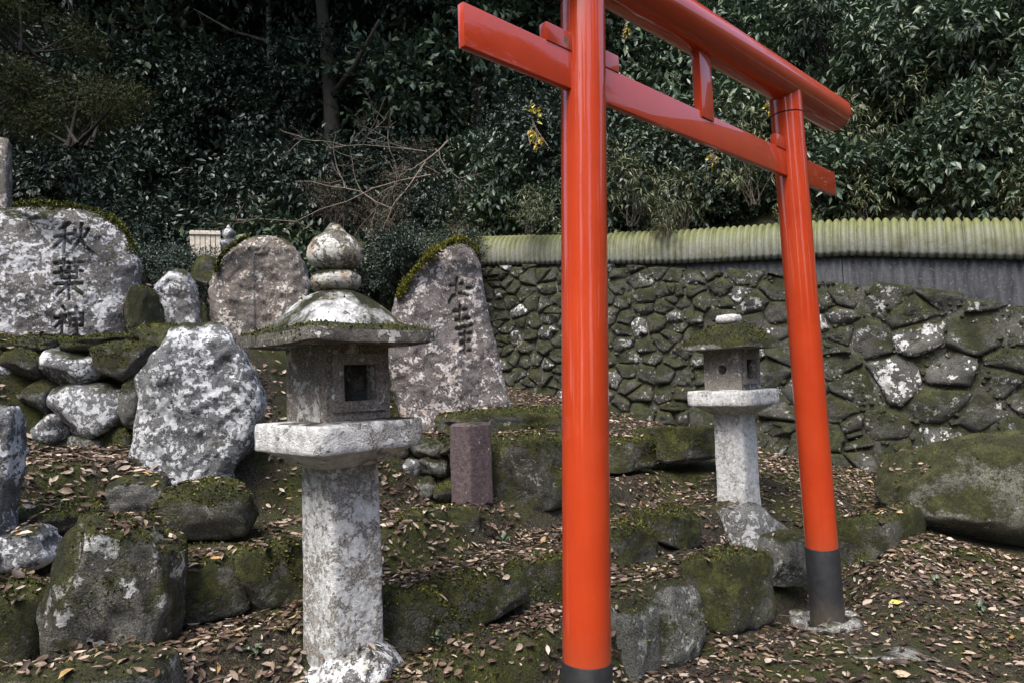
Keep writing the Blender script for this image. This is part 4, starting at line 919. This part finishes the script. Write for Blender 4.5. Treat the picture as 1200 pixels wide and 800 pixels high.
def fringe(o, edge, Y, w, n, mat, L0):
    e = np.array([at(*p, Y) for p in edge]); seg = np.linalg.norm(np.diff(e, axis=0), axis=1); cum = np.r_[0, np.cumsum(seg)]
    t = rs.rand(n)*cum[-1]; P = np.stack([np.interp(t, cum, e[:, k]) for k in range(3)], 1); lump = .5+.9*np.clip(fbm(P*14, 71, 3)+.4, 0, 1.4)
    P = P+rs.normal(size=(n, 3))*w*lump[:, None]*[1, 1.6, 1]; P = (P-np.array(o.location)); c, s_ = math.cos(-o.rotation_euler.z), math.sin(-o.rotation_euler.z)
    P = np.c_[P[:, 0]*c-P[:, 1]*s_, P[:, 0]*s_+P[:, 1]*c, P[:, 2]]; d = rs.normal(size=(n, 3))*.8+[0, -.3, .8]; L = L0*rs.uniform(.5, 1.3, n)
    v, f = leaves(P, d, rs.normal(size=(n, 3)), L, L*.5, .1); put('moss_fringe', mesh('moss_fringe', v, f, mat, False), o)['kind'] = 'stuff'
M_mossy = leafmat('yellow_moss', [(0, (.06, .062, .012)), (.6, (.17, .17, .03)), (1, (.28, .27, .06))], .9, .1)
st_ = {o['label'].split()[0]: o for o in S.objects if o.name.startswith('stone_stele')}
fringe(st_['tall'], [(538, 281), (524, 286), (508, 295), (492, 311), (477, 330), (466, 350)], 5.02, .012, 5200, M_mossy, .02)
fringe(st_['tall'], [(538, 281), (550, 284), (558, 291), (563, 305)], 5.02, .009, 1500, M_moss, .016)
fringe(st_['broad'], [(18, 240), (40, 239), (66, 240), (92, 243), (112, 247), (132, 258), (148, 272), (157, 296)], 4.7, .012, 4500, M_moss, .018)
fringe(st_['rounded'], [(252, 320), (258, 302), (272, 288), (290, 277)], 5.6, .012, 2000, M_moss, .02)
# seedlings
for k, (px, py, z_) in enumerate(((492, 752, 0), (512, 758, 0), (1012, 668, 0), (1098, 690, 0), (300, 780, 0), (1150, 720, 0), (590, 640, 0))):
    q = np.array([0, 0, EYE]); d = ray(px, py); d = d/np.linalg.norm(d); t = 1.5
    while t < 9 and (q+d*t)[2] > gz(*(q+d*t)[:2]): t += .02
    p = q+d*t; m = 9; a = rs.uniform(0, 6.28, m); dr = np.c_[np.cos(a), np.sin(a), rs.uniform(.1, .9, m)]; L = rs.uniform(.03, .06, m)
    v, f = litter(np.c_[rs.normal(size=(m, 2))*.006, rs.uniform(.01, .05, m)], dr, np.tile([0, 0, 1.], (m, 1)), L, L*.5, np.full((m, 1), -.3))
    t_ = thing('seedling', (p[0], p[1], gz(p[0], p[1])), 0, 'small green seedling sprouting from the leaf litter', 'seedling', 'seedlings on the ground')
    put('leaf_cluster', mesh('leaf_cluster', v, f, M_leaf, False), t_); put('stalk', mesh('stalk', *tube([(0, 0, -.02), (0, .002, .05)], [.002, .0012], 5), M_twig), t_)
